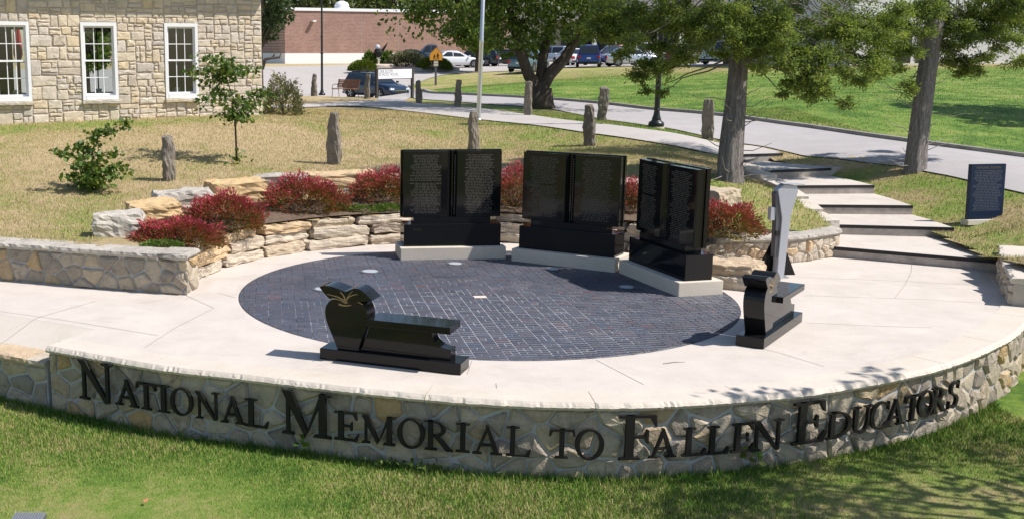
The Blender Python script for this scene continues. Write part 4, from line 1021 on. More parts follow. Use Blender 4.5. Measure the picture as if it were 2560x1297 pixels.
obj('pole', *lathe_vf([(.075, -.05), (.072, .0), (.066, 2.4), (.071, 2.42), (.071, 2.5), (.064, 2.52), (.045, 8.5)], 14), 'silver', t, True)
obj('collar', *lathe_vf([(.11, 0), (.11, .04), (.08, .07)], 14), 'silver', t)
obj('finial', *lathe_vf([(.03, 8.5), (.08, 8.56), (.08, 8.64), (.02, 8.7)], 12), 'silver', t)

# ------------------------------------------------------------------ school house
SW_T0 = 30.6
def sw_pt(px):
    k = (px - CXP) / FPX; x0 = (248 - CXP) / FPX * SW_T0; s = (k * SW_T0 - x0) / (2.09 - k); return Vector((x0 + 2.09 * s, (SW_T0 + s)))
def sw_world(px):                      # plan position; depth along the view axis -> world y at mid height
    q = sw_pt(px); t = q.y; return Vector((q.x, t * math.cos(PITCH) + math.sin(PITCH) * (t * .19)))
c_r = sw_world(654); c_w = sw_world(0); du = (c_r - c_w).normalized(); nrm = Vector((du.y, -du.x))
WX0 = c_r - du * 11.0; WL = 11.0; WZ0 = 1.62; WZ1 = 5.72
school = empty('school_house', (WX0.x, WX0.y, WZ0), math.atan2(du.y, du.x)); tag(school, 'cream limestone school house with white twelve-pane windows', 'building')
# local frame: x along the wall, y into the house, z up
def smp(u, v, d): return Vector((u, -d, v))
def px_u(px): return (sw_world(px) - WX0).dot(du)
def z_on(px, py):
    q = sw_world(px); return z_at(Vector((0, q.y)), py) - WZ0
WIN = []
for (xl, xr, yt, yb) in [(-18, 74, 57, 255), (202, 292, 57, 250), (411, 494, 56, 244)]:
    u0, u1 = px_u(xl), px_u(xr); xm = (xl + xr) / 2; WIN.append((u0, u1, z_on(xm, yb), z_on(xm, yt)))
zlo = sum(w[2] for w in WIN) / 3; zhi = sum(w[3] for w in WIN) / 3
WIN = [(a, b_, zlo, zhi) for a, b_, _, _ in WIN]
def wall_with_holes(L, z1, holes, th):
    us = sorted({0, L, *[h[0] for h in holes], *[h[1] for h in holes]}); parts = []
    for a, b_ in zip(us[:-1], us[1:]):
        hs = [h for h in holes if h[0] <= a + 1e-6 and h[1] >= b_ - 1e-6]
        segs = [(-.6, z1)] if not hs else [(-.6, hs[0][2]), (hs[0][3], z1)]
        for s0, s1 in segs: parts.append(box_vf(a, b_, 0, th, s0, s1))
    return merge(parts)
obj('wall', *wall_with_holes(WL, WZ1 - WZ0, WIN, .4), 'mortar_warm', school)
dep = 8.5
obj('side_wall', *merge([box_vf(WL - .4, WL - .002, .4, dep, -.6, WZ1 - WZ0)]), 'ashlar', school)
def to_local(p): q = Vector((p.x, p.y)) - WX0; return Vector((q.dot(du), q.dot(Vector((-du.y, du.x))), p.z - WZ0))
def through(px, py, depth):            # where a line of sight meets the plane that lies 'depth' behind the front wall
    d_ = Vector(ray(px, py)); o_ = to_local(Vector((0, 0, CAM_H))); e_ = to_local(Vector((0, 0, CAM_H)) + d_) - o_; k_ = (depth - o_.y) / e_.y; return o_ + e_ * k_
BH_ = []
for (xa, xb, ya, yb) in ((33, 66, 75, 236), (206, 284, 80, 232)):
    a_, c_ = through(xa, yb, dep), through(xb, ya, dep); BH_.append((a_.x, min(c_.x, WL - .5), max(.5, a_.z), min(3.6, c_.z)))
bwv, bwf = wall_with_holes(WL, WZ1 - WZ0 - .002, BH_, .3)
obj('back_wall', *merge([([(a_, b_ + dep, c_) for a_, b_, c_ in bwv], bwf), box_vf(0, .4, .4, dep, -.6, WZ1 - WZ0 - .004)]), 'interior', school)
for (u0, u1, b0, b1) in BH_:
    fr = [box_vf(u0, u0 + .06, dep + .05, dep + .1, b0, b1), box_vf(u1 - .06, u1, dep + .05, dep + .1, b0, b1), box_vf((u0 + u1) / 2 - .02, (u0 + u1) / 2 + .02, dep + .06, dep + .09, b0, b1), box_vf(u0 + .061, u1 - .061, dep + .05, dep + .1, (b0 + b1) / 2 - .025, (b0 + b1) / 2 + .025)]
    obj('far_window', *merge(fr), 'black', school)
q_ = through(49, 210, dep + 1.6); wq = WX0 + du * q_.x + Vector((-du.y, du.x)) * q_.y
um = empty('patio_umbrella', (wq.x, wq.y, zt(wq.x, wq.y))); tag(um, 'closed red patio umbrella seen through the leftmost school house window', 'umbrella')
obj('pole', *lathe_vf([(.06, 0), (.055, 2.9), (.09, 2.95), (.03, 3.0)], 12), 'red', um); obj('canopy', *lathe_vf([(.10, 1.5), (.17, 1.7), (.13, 2.4), (.06, 2.85)], 12), 'red', um)
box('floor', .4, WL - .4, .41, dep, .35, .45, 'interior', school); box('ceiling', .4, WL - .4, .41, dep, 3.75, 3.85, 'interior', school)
box('plinth', -.02, WL + .03, -.05, -.003, -.5, .16, 'mortar_warm', school, .01)
# roof with deep eave
pr = [(-.50, WZ1 - WZ0), (dep + .6, WZ1 - WZ0), (dep / 2, WZ1 - WZ0 + 3.1)]
v = []; n = 3
rv = [(-.3, pr[0][0], pr[0][1]), (-.3, pr[1][0], pr[1][1]), (-.3, pr[2][0], pr[2][1]), (WL + .35, pr[0][0], pr[0][1]), (WL + .35, pr[1][0], pr[1][1]), (WL + .35, pr[2][0], pr[2][1])]
obj('roof', rv, [(0, 1, 2), (3, 5, 4), (0, 2, 5, 3), (1, 4, 5, 2), (0, 3, 4, 1)], 'wood_dark', school)
# random ashlar: recursive splitting of the wall face, openings kept free
def split(x0, y0, x1, y1, out, rr):
    w, h = x1 - x0, y1 - y0
    mw, mh = rr.choice([.3, .46, .58, .72]) * rr.uniform(.8, 1.2), rr.choice([.17, .3, .38, .48]) * rr.uniform(.8, 1.15)
    if w <= mw and h <= mh: out.append((x0, y0, x1, y1)); return
    if w / mw > h / mh:
        if w < .16: out.append((x0, y0, x1, y1)); return
        c = x0 + w * rr.uniform(.36, .64); split(x0, y0, c, y1, out, rr); split(c, y0, x1, y1, out, rr)
    else:
        if h < .11: out.append((x0, y0, x1, y1)); return
        c = y0 + h * rr.uniform(.36, .64); split(x0, y0, x1, c, out, rr); split(x0, c, x1, y1, out, rr)
rr = random.Random(17); rects = []
zs0, zs1 = .17, WZ1 - WZ0; a = 0.0
zones = []
for (u0, u1, b0, b1) in WIN:
    zones += [(a, zs0, u0, zs1), (u0, zs0, u1, b0 - .10), (u0, b1, u1, zs1)]; a = u1
zones.append((a, zs0, WL, zs1))
for z in zones: split(*z, rects, rr)
stones = []
for i, (x0, y0, x1, y1) in enumerate(rects):
    g = .0085; j = lambda: rr.uniform(-.035, .035)
    c = [(x0 + g, y0 + g), (x1 - g, y0 + g), (x1 - g, y1 - g), (x0 + g, y1 - g)]
    q = [(max(x0 + g * .6, min(x1 - g * .6, p[0] + j() * (.5 + (x1 - x0)))), max(y0 + g * .6, min(y1 - g * .6, p[1] + j() * .8))) for p in c]
    m_ = []
    for k in range(4):
        p, r_ = q[k], q[(k + 1) % 4]; m_ += [p, ((p[0] + r_[0]) / 2 + rr.uniform(-.006, .006), (p[1] + r_[1]) / 2 + rr.uniform(-.006, .006))]
    m_ = smooth_poly(m_, 1)
    stones.append(stone_face(m_, smp, rr.uniform(.016, .04), 5000 + i, .02) + ((x1 - x0) * (y1 - y0) * (1 if x1 > 3.2 else .1),))
stones.sort(key=lambda s: -s[3]); rest = []
for i, (c0, V, F, _) in enumerate(stones):
    if i < 300: obj('stone', V, F, 'ashlar', school, loc=c0)
    else: rest.append(([p + c0 for p in V], F))
if rest: tag(obj('small_stones', *merge(rest), 'ashlar', school), kind='stuff')
for wi, (u0, u1, b0, b1) in enumerate(WIN):
    w = empty('window', (u0, 0, b0)); w.parent = school; ww, hh = u1 - u0, b1 - b0
    fr = [box_vf(0, .085, -.05, .12, 0, hh), box_vf(ww - .085, ww, -.05, .12, 0, hh), box_vf(.0855, ww - .0855, -.05, .12, hh - .10, hh), box_vf(.0855, ww - .0855, -.06, .12, 0, .12)]
    obj('frame', *merge(fr), 'whitepaint', w)
    x0, x1, z0, z1 = .0865, ww - .0865, .1215, hh - .1015; zm = (z0 + z1) / 2
    def sash(a0, a1, y0, y1):
        p = [box_vf(x0, x0 + .045, y0, y1, a0, a1), box_vf(x1 - .045, x1, y0, y1, a0, a1), box_vf(x0 + .0455, x1 - .0455, y0, y1, a0, a0 + .05), box_vf(x0 + .0455, x1 - .0455, y0, y1, a1 - .045, a1)]
        iw = (x1 - x0 - .09) / 3
        for k in (1, 2): p.append(box_vf(x0 + .045 + iw * k - .011, x0 + .045 + iw * k + .011, y0 + .006, y1 - .006, a0 + .0505, a1 - .0455))
        mz = (a0 + a1) / 2; p.append(box_vf(x0 + .0455, x1 - .0455, y0 + .008, y1 - .008, mz - .011, mz + .011))
        obj('sash', *merge(p), 'whitepaint', w)
        for c in range(3):
            for r_ in range(2):
                px0 = x0 + .045 + iw * c + .0115; px1 = x0 + .045 + iw * (c + 1) - .0115
                pz0 = (a0 + .0505 if r_ == 0 else mz + .0115); pz1 = (mz - .0115 if r_ == 0 else a1 - .0455); yy = (y0 + y1) / 2
                obj('pane', *box_vf(px0, px1, yy - .002, yy + .002, pz0, pz1), 'glass', w)
    sash(zm - .02, z1, .03, .07); sash(z0, zm + .025, .075, .115)
    for k in range(2):
        link('sill_stone', rough_block(ww / 2 + .06, .30, .10, 70 + wi * 3 + k, .012, 4, rnd=.08), 'ashlar', w, (ww * (.25 + .5 * k), .02, -.055))
    # a pale pot standing on the inner ledge
    for k in range([1, 1, 1][wi]):
        pp = school.matrix_world
    o = obj('window_pot', *lathe_vf([(.07, 0), (.095, .17), (.10, .17), (.10, .19)], 16), 'whitepaint')
    lx = u0 + ww * [.62, .5, .42][wi]; wp = WX0 + du * lx + Vector((-du.y, du.x)) * .24; o.location = (wp.x, wp.y, WZ0 + b0 + .10)
    tag(o, ['white pot inside the leftmost school house window', 'white pot inside the middle school house window', 'white pot inside the school house window behind the young tree'][wi], 'pot', 'pots on the window ledges')
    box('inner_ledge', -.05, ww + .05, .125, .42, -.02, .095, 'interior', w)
# ------------------------------------------------------------------ brick building
m, nt, b = new_mat('red_brick'); b.inputs['Roughness'].default_value = .9
tc = nd(nt, 'ShaderNodeTexCoord'); mp_ = nd(nt, 'ShaderNodeMapping'); mp_.inputs['Rotation'].default_value = (math.pi / 2, 0, 0)
nt.links.new(tc.outputs['Object'], mp_.inputs[0])
bt = nd(nt, 'ShaderNodeTexBrick'); bt.inputs['Color1'].default_value = (.25, .13, .10, 1); bt.inputs['Color2'].default_value = (.33, .18, .14, 1); bt.inputs['Mortar'].default_value = (.38, .29, .25, 1)
bt.inputs['Scale'].default_value = 1.0; bt.inputs['Brick Width'].default_value = .40; bt.inputs['Row Height'].default_value = .14; bt.inputs['Mortar Size'].default_value = .015
nt.links.new(mp_.outputs[0], bt.inputs['Vector'])
nt.links.new(mix_n(nt, 1.0, bt.outputs[0], ramp(nt, [(.3, (.86, .86, .86)), (.7, (1.1, 1.1, 1.1))], noise_n(nt, .5, 5, .7)), 'MULTIPLY'), b.inputs['Base Color'])
M['brick'] = m
bd = Vector((.902, .431)); bo = UT(713, 163, 112).to_2d(); bz = UT(713, 164, 112).z
bb = empty('brick_building', (bo.x, bo.y, bz), math.atan2(bd.y, bd.x)); tag(bb, 'long windowless brick building with pale base at the far left', 'building')
BH = 5.75
box('brick_wall', 0, 40, 0, 20, 1.2, BH - .3, 'brick', bb); box('base_course', -.02, 40.02, -.03, 20.02, -1, 1.1995, 'whitepaint', bb); box('parapet', -.12, 40.12, -.12, 20.12, BH - .2995, BH, 'whitepaint', bb)
for k in range(1, 7): box('expansion_joint', k * 4.35 - .02, k * 4.35 + .02, -.008, 0, 1.25, BH - .35, 'jointline', bb)
vt = obj('roof_vent', *lathe_vf([(.9, 0), (.9, .2), (.75, .3), (.8, .45), (.65, .75), (.2, .95)], 20), 'whitepaint', bb, True); vt.location = (8.3, 4, BH)
wl = box('wall_light', 2.9, 3.25, -.55, -.02, 4.35, 4.5, 'whitepaint', bb)

# ------------------------------------------------------------------ buildings at the back right
def hall(px0, t0, px1, t1, h, name, label, mat, cat_='building', zoff=0):
    a, c = world(px0, t0), world(px1, t1); d = (c - a); L = d.length; z = min(zt(a.x, a.y), zt(c.x, c.y))
    o = empty(name, (a.x, a.y, z), math.atan2(d.y, d.x)); tag(o, label, cat_); return o, L
M['tanwall'] = plain('tan_panel', (.34, .31, .28), .85, var=.08, vscale=.5)
M['greywall'] = plain('grey_panel', (.60, .58, .59), .8, var=.05, vscale=.6)
M['darkglass'] = plain('dark_glazing', (.02, .022, .025), .12)
o, L = hall(1225, 127, 2120, 126, 7, 'campus_hall', 'tan campus building with white columns and dark glazing beyond the parking lot', 'tanwall')
box('wall', 0, L, .3, 14, -1, 7.5, 'tanwall', o); box('glazing', L * .18, L * .99, .12, .298, .3, 4.2, 'darkglass', o); box('canopy', L * .15, L, -1.6, .6, 4.3, 5.0, 'tanwall', o)
for k in range(14): x = L * .2 + k * L * .058; obj('column', *box_vf(x, x + .45, -1.4, -.95, -.5, 4.2995), 'whitepaint', o)
o, L = hall(2085, 75, 2900, 80, 8, 'grey_hall', 'large plain grey building at the right edge behind the cedars', 'greywall')
box('wall', 0, L, 0, 16, -1, 9, 'greywall', o); box('plinth', 0, L, -.06, -.002, -1, .22, 'pad', o)
for k in range(1, 9): box('panel_joint', k * 2.6 - .015, k * 2.6 + .015, -.012, -.001, .25, 9, 'jointline', o)
for zz in (2.6, 5.2): box('panel_joint', 0, L, -.010, -.001, zz - .015, zz + .015, 'jointline', o)
for x in (3.4, 4.9): box('door', x, x + 1.1, -.04, -.001, .05, 2.2, 'darkglass', o)

# ------------------------------------------------------------------ signs
A, B = world(939, 51.6), world(1026, 53.4); A = Vector((A.x, A.y, zt(A.x, A.y))); B = Vector((B.x, B.y, zt(B.x, B.y))); c = (A + B) / 2; wd = (B - A).to_2d().length; t_ = A.y * math.cos(PITCH) + (CAM_H - A.z) * math.sin(PITCH); pxm = t_ / FPX
sg = empty('school_house_sign', c, math.atan2(B.y - A.y, B.x - A.x)); tag(sg, 'white sign reading ONE ROOM SCHOOL HOUSE on two dark posts', 'sign')
for s in (-1, 1):
    box('post', s * wd / 2 - 3.2 * pxm, s * wd / 2 + 3.2 * pxm, -.06, .06, -.3, 75 * pxm, 'wood_dark', sg, .01)
pw = wd / 2 - 3.4 * pxm; pz0, pz1 = 49 * pxm, 73 * pxm
box('panel', -pw, pw, -.025, .025, pz0, pz1, 'whitepaint', sg)
box('top_rail', -pw, pw, -.04, .04, pz1 + .001, pz1 + .04, 'wood_dark', sg); box('bottom_rail', -pw, pw, -.04, .04, pz0 - .03, pz0 - .001, 'wood_dark', sg)
M['signgrey'] = plain('sign_grey_print', (.16, .17, .20), .6); M['signpale'] = plain('sign_pale_print', (.45, .45, .47), .6)
text_obj('line', 'ONE ROOM', 10.5 * pxm, 'signgrey', sg, (-pw + 4 * pxm, -.028, pz1 - 6.2 * pxm), (math.pi / 2, 0, 0), .001, 'LEFT', .9)
text_obj('line', 'SCHOOL HOUSE', 10.5 * pxm, 'signgrey', sg, (-pw + 4 * pxm, -.028, pz1 - 13.6 * pxm), (math.pi / 2, 0, 0), .001, 'LEFT', .9)
V, F = text_rows(-pw + 4 * pxm, pw * .55, pz0 + 3 * pxm, pz0 + 6 * pxm, 1, 5, -.0265, .95); obj('small_print', V, F, 'signpale', sg)
obj('emblem', *merge(ring_xz for ring_xz in [([(pw - 14 * pxm + a * pxm * 5, -.0265, (pz0 + pz1) / 2 + b_ * pxm * 5) for a, b_ in q], [(0, 1, 2, 3)]) for q in ring(0, 0, 1.5, 1.5, 1.35, 1.35, 20, 200, 16)]), 'signpale', sg)
# pedestrian crossing sign
p = G(1089, 214); t_ = p.y * math.cos(PITCH) + (CAM_H - p.z) * math.sin(PITCH); k = t_ / FPX
cs = empty('crossing_sign', p); tag(cs, 'orange pentagonal school crossing sign with two walking figures', 'sign')
box('post', -2.6 * k, 2.6 * k, 0, .05, -.3, 66 * k, 'steelring', cs)
pent = [(-16, 61), (16, 61), (16, 77), (0, 93), (-16, 77)]
obj('board', *xz_prism([(a * k, b_ * k) for a, b_ in pent], -.03, -.002), 'orange', cs)
bp = []
for i in range(5):
    a, b_ = Vector(pent[i]), Vector(pent[(i + 1) % 5]); ctr = Vector((0, 74)); ai, bi = ctr + (a - ctr) * .93, ctr + (b_ - ctr) * .93; ao, bo2 = ctr + (a - ctr) * .97, ctr + (b_ - ctr) * .97
    bp.append(([(q.x * k, -.032, q.y * k) for q in (ao, bo2, bi, ai)], [(0, 1, 2, 3)]))
obj('border', *merge(bp), 'black', cs)
def walker(x, z, s):
    pc = [ring(x, z + 9.4 * s, 1.3 * s, 1.3 * s, .05, .05, 0, 360, 10)]
    q = [[(x - 1.5 * s, z + 4 * s), (x + 1.5 * s, z + 4 * s), (x + 1.6 * s, z + 8 * s), (x - 1.4 * s, z + 8 * s)], [(x - 1.4 * s, z + 4.3 * s), (x + .1 * s, z + 4.3 * s), (x - 1.6 * s, z - 2 * s), (x - 2.6 * s, z - 2 * s)], [(x - .1 * s, z + 4.3 * s), (x + 1.4 * s, z + 4.3 * s), (x + 2.8 * s, z - 2 * s), (x + 1.7 * s, z - 2 * s)], [(x + 1.2 * s, z + 7.6 * s), (x + 3.2 * s, z + 4.6 * s), (x + 2.7 * s, z + 4.2 * s), (x + .9 * s, z + 6.6 * s)], [(x - 1.2 * s, z + 7.6 * s), (x - 3.2 * s, z + 5 * s), (x - 2.7 * s, z + 4.6 * s), (x - .9 * s, z + 6.6 * s)]]
    return [([(a * k, -.034 - .0005 * i, b_ * k) for a, b_ in w_], [(0, 1, 2, 3)]) for i, w_ in enumerate(pc[0] + q)]
obj('walking_figures', *merge(walker(-4.2, 65.5, 1.0) + walker(4.2, 66, 1.25)), 'black', cs)
for z0, z1 in ((54, 60), (47, 53)): box('plate', -5.5 * k, 5.5 * k, -.02, -.004, z0 * k, z1 * k, 'pad', cs)
# small signs further off
def small_sign(px, py, top, w, h, label, red=False):
    q = G(px, py); t_ = q.y * math.cos(PITCH) + (CAM_H - q.z) * math.sin(PITCH); k = t_ / FPX
    s = empty('traffic_sign', q); tag(s, label, 'sign')
    box('post', -1.0 * k, 1.0 * k, 0, .05, -.2, (py - top) * k, 'steelring', s)
    box('board', -w / 2 * k, w / 2 * k, -.03, -.002, (py - top - h) * k, (py - top) * k, 'whitepaint', s)
    if red:
        obj('red_disc', *merge([([(a * k, -.034, b_ * k) for a, b_ in q_], [(0, 1, 2, 3)]) for q_ in ring(0, py - top - h / 2, w * .46, h * .46, .05, .05)]), 'red', s)
        box('white_bar', -w * .3 * k, w * .3 * k, -.040, -.035, (py - top - h / 2 - 1.4) * k, (py - top - h / 2 + 1.4) * k, 'whitepaint', s)
small_sign(788, 158, 109, 6, 12, 'small white sign on a thin post before the brick building')
small_sign(1246, 168, 108, 8, 13, 'small white sign on a thin post near the black sedan')
small_sign(1063, 140, 106, 9, 18, 'red and white no-entry sign behind the planted island', True)

# ------------------------------------------------------------------ wooden park bench
w = world(864, 51.3); p = Vector((w.x, w.y, zt(w.x, w.y) + .03)); bn = empty('park_bench', p, R(-38)); bn.scale = (.78, .78, .9); tag(bn, 'wooden slat bench with black iron ends beside the lamp post', 'bench')
for i in range(5): box('back_slat', -.80, .80, .20 + i * .028, .225 + i * .028, .46 + i * .085, .53 + i * .085, 'wood', bn, .004)
for i in range(5): box('seat_slat', -.80, .80, -.34 + i * .105, -.255 + i * .105, .40, .43, 'wood', bn, .004)
for s in (-.72, .72):
    obj('iron_end', *merge([tube_vf([(s, .34, .9), (s, .22, .44), (s, .30, .0)], .018, 6), tube_vf([(s, .18, .39), (s, -.32, .39), (s, -.38, .0)], .018, 6), tube_vf([(s, .25, .62), (s, -.1, .64), (s, -.34, .60), (s, -.34, .40)], .016, 6)]), 'blackmetal', bn)

# ------------------------------------------------------------------ planted island with bronze sculpture
ic = world(1005, 93.5); iz = zt(ic.x, ic.y) + .05
isl = link('traffic_island', pyd('traffic_island', *lathe_vf([(4.6, -.3), (4.6, .16), (4.35, .2), (4.1, .24)], 48)), 'kerb', None, (ic.x, ic.y, iz)); isl.scale = (1, .8, 1); tag(isl, kind='structure')
M['redpave'] = plain('red_paving', (.36, .17, .13), .9, var=.2, vscale=3)
ip = link('island_paving', pyd('island_paving', *lathe_vf([(4.05, .20), (4.05, .26), (3.9, .262)], 48)), 'redpave', isl)
low = obj('planter_ring', *lathe_vf([(1.5, 0), (1.5, .35), (1.35, .38)], 28), 'pad'); q = world(937, 92.5); low.location = (q.x, q.y, zt(q.x, q.y) + .15); tag(low, 'low round stone planter rim at the bronze sculpture', 'planter')
q = world(943, 93); z = zt(q.x, q.y) + .25; sc_ = empty('bronze_sculpture', (q.x, q.y, z)); tag(sc_, 'dark bronze winged figure on a pale stem among the island plants', 'sculpture')
obj('stem', *tube_vf([(0, 0, 0), (.02, 0, .5), (-.03, 0, .95)], [.10, .07, .09], 8), 'pad', sc_)
bm = bmesh.new(); bmesh.ops.create_icosphere(bm, subdivisions=3, radius=.34)
for v in bm.verts: v.co = Vector((v.co.x * 1.0, v.co.y * .8, v.co.z * (1.0 if v.co.z > 0 else 1.25))) * (1 + .18 * noise.noise(v.co * 4)); v.co.z += 1.22
me = bpy.data.meshes.new('body'); bm.to_mesh(me); bm.free(); link('body', me, 'bronze', sc_)
bm = bmesh.new(); bmesh.ops.create_icosphere(bm, subdivisions=3, radius=.22)
for v in bm.verts: v.co = v.co * (1 + .15 * noise.noise(v.co * 5)); v.co += Vector((-.06, 0, 1.62))
me = bpy.data.meshes.new('head'); bm.to_mesh(me); bm.free(); link('head', me, 'grey_granite', sc_)
obj('wing', *xz_prism([(.22, 1.35), (.45, 1.30), (.62, 1.62), (.78, 2.0), (.55, 1.78), (.34, 1.55)], -.04, .03), 'bronze', sc_)
# driftwood-like bronze branch by the school house corner
q = G(672, 176); dw = empty('branch_sculpture', q); tag(dw, 'dark twisted branch sculpture just past the school house corner', 'sculpture')
for pts, r_ in (([(-.6, 0, .1), (-.3, 0, .9), (.2, 0, 1.0), (.9, 0, 1.05), (1.1, 0, 1.5)], [.2, .14, .11, .09, .04]), ([(.3, 0, 1.0), (.5, .1, 1.35), (.45, .1, 1.7)], [.08, .06, .03]), ([(-.9, 0, 0), (-.6, 0, .8), (-.75, 0, 1.6)], [.18, .13, .05])):
    obj('limb', *tube_vf(pts, r_, 8, .2), 'bark_elm', dw, True)
# ------------------------------------------------------------------ vehicles
def paint(name, col, metal=.25, rough=.22):
    m, nt, b = new_mat(name); b.inputs['Base Color'].default_value = (*col, 1); b.inputs['Metallic'].default_value = metal; b.inputs['Roughness'].default_value = rough
    b.inputs['Coat Weight'].default_value = .6; b.inputs['Coat Roughness'].default_value = .05; return m
PAINT = {'navy': paint('paint_navy', (.012, .026, .055)), 'white': paint('paint_white', (.72, .73, .75), 0), 'black': paint('paint_black', (.010, .011, .013)), 'blue': paint('paint_blue', (.02, .05, .20)),
         'silver': paint('paint_silver', (.50, .54, .60), .4), 'dark': paint('paint_dark', (.02, .03, .038)), 'teal': paint('paint_teal', (.16, .24, .24), .4), 'red': paint('paint_red', (.18, .02, .025)), 'slate': paint('paint_slate', (.10, .12, .15), .4)}
SHAPES = {  # x from rear (0) to nose (1): shoulder line, roof line (rear glass foot, roof rear, roof front, windscreen foot)
    'sedan': dict(L=4.85, W=1.84, H=1.46, sh=[(0, .62), (.02, .86), (.10, .96), (.20, .98), (.45, .95), (.66, .93), (.74, .92), (.92, .76), (.985, .66), (1, .45)], gh=(.10, .30, .52, .73), wb=(.20, .80), wr=.33),
    'suv': dict(L=4.65, W=1.88, H=1.69, sh=[(0, .60), (.012, .92), (.05, 1.04), (.20, 1.06), (.45, 1.03), (.68, 1.01), (.74, 1.0), (.90, .90), (.975, .78), (1, .45)], gh=(.015, .10, .54, .74), wb=(.20, .79), wr=.36),
    'pickup': dict(L=5.7, W=2.0, H=1.88, sh=[(0, .70), (.01, 1.12), (.2, 1.13), (.40, 1.12), (.6, 1.12), (.70, 1.12), (.76, 1.12), (.93, 1.05), (.985, .92), (1, .5)], gh=(.37, .41, .58, .72), wb=(.22, .81), wr=.39),
}
def car(kind, col, loc, yaw, label, grp='vehicles parked beyond the lawn', name=None):
    S = SHAPES[kind]; L, Wd, Hh = S['L'], S['W'], S['H']
    t = empty({'sedan': 'parked_sedan', 'suv': 'parked_suv', 'pickup': 'parked_pickup'}[kind], loc, yaw); tag(t, label, {'sedan': 'car', 'suv': 'SUV', 'pickup': 'pickup'}[kind], grp)
    X = np.unique(np.concatenate([np.linspace(0, 1, 33), [.008, .02, .98, .992]])); V = []; F = []; m_ = 12
    shx, shz = zip(*S['sh'])
    for x in X:
        zs = float(np.interp(x, shx, shz)); wf = Wd / 2 * (1 - .20 * max(0, abs(x - .5) * 2 - .72) ** 1.5 / .28 ** 1.5 * .75); zb = .22 + .10 * max(0, abs(x - .5) * 2 - .85) / .15
        if x < .001 or x > .999: wf *= .93
        half = [(wf * .86, zb), (wf * .985, zb + .10), (wf, zb + .30), (wf * .985, zs - .18), (wf * .955, zs - .05), (wf * .84, zs)]
        for y, z in half: V.append(((x - .5) * L, y, min(z, max(zs, zb + .02)) if z > zs else z))
        for y, z in half[::-1]: V.append(((x - .5) * L, -y, min(z, max(zs, zb + .02)) if z > zs else z))
    n = len(X)
    for i in range(n - 1):
        for j in range(m_): F.append((i * m_ + j, i * m_ + (j + 1) % m_, (i + 1) * m_ + (j + 1) % m_, (i + 1) * m_ + j))
    F += [tuple(range(m_)), tuple(range((n - 1) * m_ + m_ - 1, (n - 1) * m_ - 1, -1))]
    obj('body', V, F, PAINT[col], t, True)
    g0, g1, g2, g3 = S['gh']; zs = lambda x: float(np.interp(x, shx, shz)) - .012
    wb_, wt = Wd / 2 * .90, Wd / 2 * .70; zr = Hh
    def P(x, y, z): return ((x - .5) * L, y, z)
    # painted cabin shell (roof + pillars), windows set just proud of it
    cab = [P(g0, wb_, zs(g0)), P(g1, wt, zr - .05), P((g1 + g2) / 2, wt, zr), P(g2, wt, zr - .03), P(g3, wb_, zs(g3))]
    V = cab + [(a, -b_, c) for a, b_, c in cab] + [P(g1 + .01, 0, zr - .02), P((g1 + g2) / 2, 0, zr + .03), P(g2 - .01, 0, zr)]
    F = [(0, 4, 3, 2, 1), (5, 6, 7, 8, 9), (0, 1, 10, 6, 5), (1, 2, 11, 10), (10, 11, 7, 6), (2, 3, 12, 11), (11, 12, 8, 7), (3, 4, 9, 8, 12)]
    obj('cabin', V, F, PAINT[col], t)
    mid = (g1 + g2) / 2 + .01
    for s in (1, -1):
        def Q(x, f):   # f: 0 belt .. 1 roof, on the side plane
            zb_ = zs(x) if x > .02 else zs(.02)
            zb_ = max(zs(g0), zs(g3)) if f == 0 else zb_
            yb = wb_ + (wt - wb_) * f; return P(x, s * (yb + .012), zb_ + .03 + (zr - .09 - zb_ - .03) * f)
        for a, b_ in ((g0 + (g1 - g0) * .55, mid - .008), (mid + .008, g3 - (g3 - g2) * .45)):
            r0 = max(a, g1 + .012); r1 = min(b_, g2 - .005)
            obj('side_window', [Q(a, .0), Q(b_, .0), Q(min(b_, r1 + .01), .92), Q(r0, .92)], [(0, 1, 2, 3)], 'carglass', t)
    def face(x0, z0, x1, z1, wa, wb2, dx, nm):
        return obj(nm, [P(x0 + dx, wa, z0), P(x0 + dx, -wa, z0), P(x1 + dx, -wb2, z1), P(x1 + dx, wb2, z1)], [(0, 1, 2, 3)], 'carglass', t)
    f0, f1 = .10, .90; zf = zs(g3); a = g3 + (g2 - g3) * f0; c = g3 + (g2 - g3) * f1
    face(a, zf + (zr - .03 - zf) * f0 + .014, c, zf + (zr - .03 - zf) * f1 + .014, wb_ * .93, wt * .93, .004, 'windscreen')
    zf = zs(g0); a = g0 + (g1 - g0) * f0; c = g0 + (g1 - g0) * f1
    face(a, zf + (zr - .05 - zf) * f0 + .014, c, zf + (zr - .05 - zf) * f1 + .014, wb_ * .90, wt * .92, -.005, 'rear_window')
    wr = S['wr']
